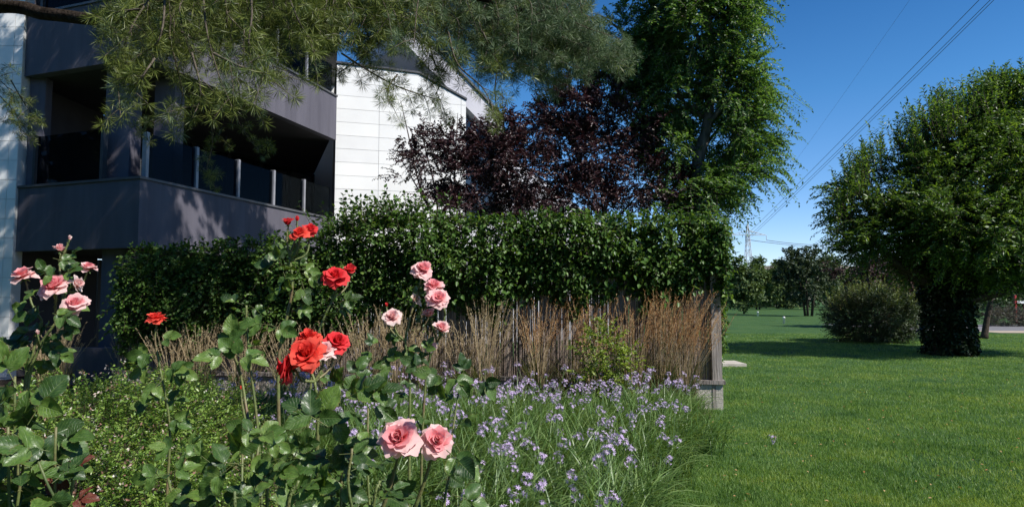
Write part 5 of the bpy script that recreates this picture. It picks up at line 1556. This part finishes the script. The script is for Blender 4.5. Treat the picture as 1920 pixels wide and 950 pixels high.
# lone red bloom on a single cane
Y = 2.75
b3 = rose('slender rose with one flat red bloom above the small-leaved shrub', Vector((at(312, 900, Y).x, Y, .004)))
f3 = b3.location
s3 = cane(b3, [f3, f3.lerp(at(318, 800, Y), .7), at(318, 800, Y), at(300, 690, Y)], .006, .004)
cane_to(b3, [(300, 690, 0), (291, 640, 0), (293, 601, 0)], Y, .086, 'red', 'open', (0, -.28, 1), lab='flat open red bloom')
leaves_on(b3, s3, .82, 1, .06, .05, ('rose_leaf', 'rose_leaf_light'))
for a in [(300, 640, 20, 30), (288, 660, 190, 34), (312, 690, -10, 34), (285, 690, 200, 32), (326, 690, -20, 40), (300, 716, 240, 34), (308, 750, 0, 36), (286, 755, 190, 30), (318, 780, -30, 36)]:
    px_leaf(b3, a[0], a[1], Y + RNG.normal(0, .04), a[2], a[3], 'rose_leaf_light', 3)

# tall red rose
Y = 2.6
b4 = rose('tallest rose bush carrying a red cluster high against the grey balcony', Vector((at(545, 900, Y).x, Y, .004)))
f4 = b4.location
s4 = cane(b4, [f4, f4.lerp(at(522, 720, Y), .65), at(522, 690, Y), at(535, 610, Y), at(548, 540, Y), at(543, 480, Y)], .0085, .0042)
cane_to(b4, [(543, 480, 0), (538, 450, 0), (540, 421, 0)], Y, .060, 'crimson', 'cup', (-.1, -.15, 1))
cane_to(b4, [(543, 480, 0), (556, 440, .02), (557, 414, .02)], Y, .038, 'crimson', 'bud', (.1, 0, 1))
cane_to(b4, [(545, 490, 0), (557, 470, -.02), (562, 441, -.03)], Y, .078, 'red', 'open', (-.1, -.6, .8))
cane_to(b4, [(545, 490, 0), (575, 475, .02), (581, 434, .03)], Y, .080, 'crimson', 'open', (.25, -.5, .85))
s4b = cane(b4, [f4 + Vector((.06, .02, 0)), f4.lerp(at(590, 680, Y), .7), at(588, 670, Y), at(602, 610, Y), at(622, 565, Y)], .006, .0036)
cane_to(b4, [(622, 565, 0), (630, 545, -.01), (629, 523, -.02)], Y, .106, 'crimson', 'open', (.16, -.62, .75))
cane_to(b4, [(625, 560, 0), (648, 540, .04), (656, 511, .06)], Y, .072, 'crimson', 'cup', (.15, -.35, .95))
s4c = cane(b4, [f4 + Vector((-.08, 0, 0)), f4.lerp(at(470, 700, Y), .7), at(470, 690, Y), at(463, 620, Y), at(462, 572, Y)], .006, .004)
leaves_on(b4, s4, .62, 1, .07, .05, ('rose_leaf', 'rose_leaf_light'), 3); leaves_on(b4, s4b, .8, 1, .09, .048, ('rose_leaf', 'rose_leaf_light'), 3); leaves_on(b4, s4c, .84, 1, .06, .045, ('rose_leaf_light',), 3)
for a in [(518, 498, 175, 32), (526, 490, 100, 26), (532, 512, -60, 28), (566, 505, -10, 26), (575, 515, -20, 32), (568, 535, -70, 30), (555, 500, 60, 24), (545, 468, 20, 24), (535, 470, 160, 22), (640, 565, 15, 30), (630, 575, -20, 28), (560, 575, -40, 26), (525, 560, 140, 26), (500, 608, 175, 40), (515, 612, -20, 38), (480, 608, 200, 30), (448, 568, 160, 26), (472, 575, -30, 24)]:
    px_leaf(b4, a[0], a[1], Y + RNG.normal(0, .04), a[2], a[3], ('rose_leaf', 'rose_leaf_light')[RNG.integers(0, 2)], 3)

# orange-red cluster in the middle
Y = 1.95
b5 = rose('rose bush with a tight cluster of orange red blooms and one pale pink bloom', Vector((at(585, 900, Y).x, Y, .004)))
f5 = b5.location
s5 = cane(b5, [f5, f5.lerp(at(596, 800, Y), .8), at(596, 780, Y), at(590, 715, Y)], .007, .0045)
cane_to(b5, [(590, 715, 0), (582, 690, .0), (576, 668, -.05)], Y, .108, 'red', 'open', (-.06, -.72, .7), lab='largest orange red bloom of the cluster')
cane_to(b5, [(590, 715, .05), (586, 680, .08), (580, 637, .09)], Y, .082, 'red', 'open', (-.1, -.45, .9))
cane_to(b5, [(590, 715, .02), (618, 690, .06), (631, 645, .07)], Y, .088, 'crimson', 'open', (.35, -.6, .7))
cane_to(b5, [(590, 715, .02), (604, 690, .03), (607, 662, .03)], Y, .082, 'pale', 'open', (.2, -.55, .8), lab='pale pink bloom among the orange red ones')
cane_to(b5, [(590, 715, 0), (566, 712, -.03), (546, 692, -.05)], Y, .098, 'crimson', 'open', (-.6, -.2, .15), lab='shaded deep red bloom turned away at the left of the cluster')
s5b = cane(b5, [f5 + Vector((-.2, .1, 0)), f5.lerp(at(450, 760, Y), .75), at(458, 740, Y + .1), at(436, 655, Y + .1)], .006, .0035)
for a in [(432, 652, 90, 44), (426, 664, 190, 44), (448, 662, -20, 44)]:
    px_leaf(b5, a[0], a[1], Y + .1, a[2], a[3], 'rose_leaf_light', 3)
for a in [(455, 700, 10, 34), (470, 715, -30, 34), (440, 700, 200, 30), (530, 715, 150, 36), (640, 735, 20, 42), (660, 710, 60, 40), (625, 725, 60, 38), (610, 745, -70, 36), (452, 671, 140, 40)]:
    px_leaf(b5, a[0], a[1], Y + RNG.normal(0, .06), a[2], a[3], ('rose_leaf', 'rose_leaf_light')[RNG.integers(0, 2)], 3)
b = cane_to(b5, [(460, 790, .4), (453, 750, .4), (452, 729, .4)], Y, .022, 'red', 'bud', (0, 0, 1))

# pink rose in front of the hedge
Y = 2.7
b6 = rose('pink rose bush with a leaning column of pink blooms before the dark hedge', Vector((at(770, 900, Y).x, Y, .004)))
f6 = b6.location
s6 = cane(b6, [f6, f6.lerp(at(768, 720, Y), .7), at(768, 700, Y), at(760, 640, Y), at(770, 590, Y)], .007, .004)
s6b = cane(b6, [f6 + Vector((.05, .02, 0)), f6.lerp(at(800, 720, Y), .7), at(800, 700, Y), at(820, 640, Y), at(835, 590, Y)], .006, .0035)
cane_to(b6, [(770, 590, 0), (785, 545, .02), (792, 508, .02)], Y, .094, 'pink', 'open', (.3, -.65, .7))
cane_to(b6, [(835, 590, 0), (830, 565, .02), (814, 540, .0)], Y, .092, 'pink', 'open', (-.05, -.55, .85))
cane_to(b6, [(835, 590, 0), (832, 580, -.03), (822, 562, -.05)], Y, .098, 'pink', 'open', (.2, -.85, .5))
cane_to(b6, [(820, 640, 0), (812, 615, -.02), (806, 592, -.03)], Y, .062, 'pink', 'cup', (-.3, -.35, .85))
cane_to(b6, [(820, 640, 0), (826, 630, -.03), (826, 619, -.04)], Y, .078, 'pink', 'cup', (.2, -.5, .8))
cane_to(b6, [(760, 640, 0), (745, 625, -.02), (736, 597, -.03)], Y, .088, 'pale', 'open', (-.05, -.7, .6))
cane_to(b6, [(752, 640, 0), (728, 610, .02), (725, 574, .03)], Y, .026, 'crimson', 'bud', (0, 0, 1))
cane_to(b6, [(764, 620, 0), (770, 590, .03), (776, 566, .03)], Y, .066, 'fade', 'cup', (.3, -.2, .3), lab='withered beige pink bloom')
cane_to(b6, [(800, 690, 0), (806, 668, -.01), (804, 646, -.02)], Y, .066, 'pink', 'cup', (.25, .75, -.4), lab='drooping pink bloom turned away and shaded')
leaves_on(b6, s6, .72, 1, .07, .048, n=3); leaves_on(b6, s6b, .75, .9, .08, .046, n=3)
for a in [(766, 640, -80, 34), (778, 555, 60, 24), (740, 680, 190, 32), (705, 668, 190, 30), (720, 670, 10, 30), (750, 625, 200, 26), (776, 665, -30, 30), (702, 650, 120, 22), (795, 660, 60, 26)]:
    px_leaf(b6, a[0], a[1], Y + RNG.normal(0, .04), a[2], a[3], 'rose_leaf', 3)

# front rose with two large pink blooms and the big leaves
Y = 1.68
b7 = rose('nearest rose bush with two large pink blooms low at the front', Vector((at(700, 900, Y).x, Y + .05, .004)))
f7 = b7.location
def shoot(bush, foot, pts, size, kinds, t0=.6, step=.055, r=.006):
    W = [at(x, y, d) for x, y, d in pts]
    P = cane(bush, [foot + Vector((RNG.normal(0, .05), RNG.normal(0, .04), 0)), foot.lerp(W[0], .65) + Vector((RNG.normal(0, .05), 0, .03)), *W], r * .8, .0028)
    leaves_on(bush, P, t0, 1, step, size, kinds, 5)
    return P
cane_to(b7, [(700, 1000, .05), (735, 900, .03), (750, 824, 0)], Y - .06, .108, 'pink', 'open', (-.05, -.86, .55), .006, 'largest full pink bloom facing the viewer')
cane_to(b7, [(760, 1000, .05), (800, 890, .03), (817, 827, .02)], Y - .05, .092, 'pink', 'open', (.34, -.82, .5), .006, 'smaller pink bloom turned right')
for pts, k in (([(640, 920, 1.75), (644, 800, 1.8)], ('rose_leaf',)), ([(690, 900, 1.85), (690, 765, 1.9)], ('rose_leaf',)), ([(560, 920, 1.6), (570, 825, 1.62)], ('rose_leaf',)), ([(660, 950, 1.5), (660, 840, 1.5)], ('rose_leaf', 'rose_leaf_light')),
               ([(850, 800, 2.2), (868, 690, 2.25)], ('rose_leaf',)), ([(700, 960, 1.45), (712, 900, 1.45)], ('rose_leaf',)), ([(830, 960, 1.7), (850, 860, 1.75)], ('rose_leaf',))):
    shoot(b7, f7, pts, .05, k)
for a in [(600, 790, 150, 66), (588, 800, 60, 60), (615, 770, -60, 50), (640, 760, 20, 50), (660, 740, 30, 52), (690, 735, 10, 52), (700, 750, -40, 48), (640, 830, -60, 56), (628, 850, 200, 60), (632, 822, -40, 50), (650, 850, 0, 46), (620, 885, -70, 50), (585, 760, 80, 44), (712, 940, 30, 60), (690, 930, 170, 60), (735, 920, -25, 50), (845, 850, -30, 50), (862, 845, -60, 46), (640, 905, -30, 44), (830, 900, 30, 44), (860, 930, -20, 50), (830, 705, 170, 40), (848, 700, -50, 42), (836, 712, 215, 36), (870, 700, 100, 30), (905, 705, -60, 36), (790, 690, 150, 34)]:
    px_leaf(b7, a[0], a[1], Y + RNG.normal(0, .1), a[2], a[3], 'rose_leaf', 3)

# leafy rose in the middle of the bottom edge
Y = 1.45
b8 = rose('leafy glossy rose bush with yellowish canes at the bottom middle', Vector((at(470, 900, Y).x, Y, .004)))
f8 = b8.location
for pts, k in (([(450, 970, 1.5), (455, 850, 1.55)], ('rose_leaf_light',)), ([(500, 970, 1.42), (500, 870, 1.42)], ('rose_leaf', 'rose_leaf_light')), ([(400, 970, 1.5), (385, 885, 1.55)], ('rose_leaf',)), ([(330, 970, 1.6), (315, 895, 1.65)], ('rose_leaf',)),
               ([(540, 980, 1.35), (560, 900, 1.35)], ('rose_leaf',)), ([(440, 990, 1.3), (440, 920, 1.3)], ('rose_leaf',)), ([(480, 880, 1.8), (488, 812, 1.85)], ('rose_leaf_light',))):
    shoot(b8, f8, pts, .05, k, .62, .06)
for a in [(440, 868, 175, 62), (448, 862, 80, 60), (458, 875, -40, 48), (425, 880, 220, 50), (505, 880, 45, 74), (520, 900, -10, 66), (480, 820, 20, 44), (478, 812, 160, 40), (470, 800, 60, 36), (500, 830, -20, 36), (540, 840, 10, 44), (555, 850, 60, 40), (520, 860, 200, 36), (330, 845, 170, 40), (345, 850, 40, 42), (300, 890, 190, 38), (320, 885, 20, 40), (385, 860, 150, 36), (560, 920, 10, 62), (500, 935, 160, 60), (470, 925, 250, 50), (540, 935, -40, 56), (420, 930, 180, 50), (370, 920, 190, 46), (590, 930, 60, 50), (430, 800, 170, 36), (450, 790, 100, 34), (460, 806, -30, 34)]:
    px_leaf(b8, a[0], a[1], Y + RNG.normal(0, .09), a[2], a[3], ('rose_leaf', 'rose_leaf_light')[RNG.integers(0, 2)], 3)

# a few dry leaves dropped on the lawn
def litter():
    rng = np.random.default_rng(170)
    n = 170
    Y = 5.2 + rng.uniform(0, 1, n) ** 1.4 * 14; xl = np.where(Y < 9.85, 1.1 + .362 * (Y - 4.6), 3.1)
    X = xl + rng.uniform(0, 1, n) ** 1.3 * (Y * .78 - xl)
    P = np.stack([X, Y, rng.uniform(.025, .045, n)], 1)
    g = leaf_geo(P, np.stack([rng.normal(0, 1, n), rng.normal(0, 1, n), rng.normal(0, .2, n)], 1), np.tile([[0, 0, 1.0]], (n, 1)) + rng.normal(0, .2, (n, 3)), rng.uniform(.02, .045, n), .018, .2, .15)
    tag(obj('fallen_leaves', np_mesh('fallen_leaves', g[0], [g[1]], [M['dry_grass']])), 'small dry leaves scattered over the lawn', 'leaf litter', kind='stuff')
litter()
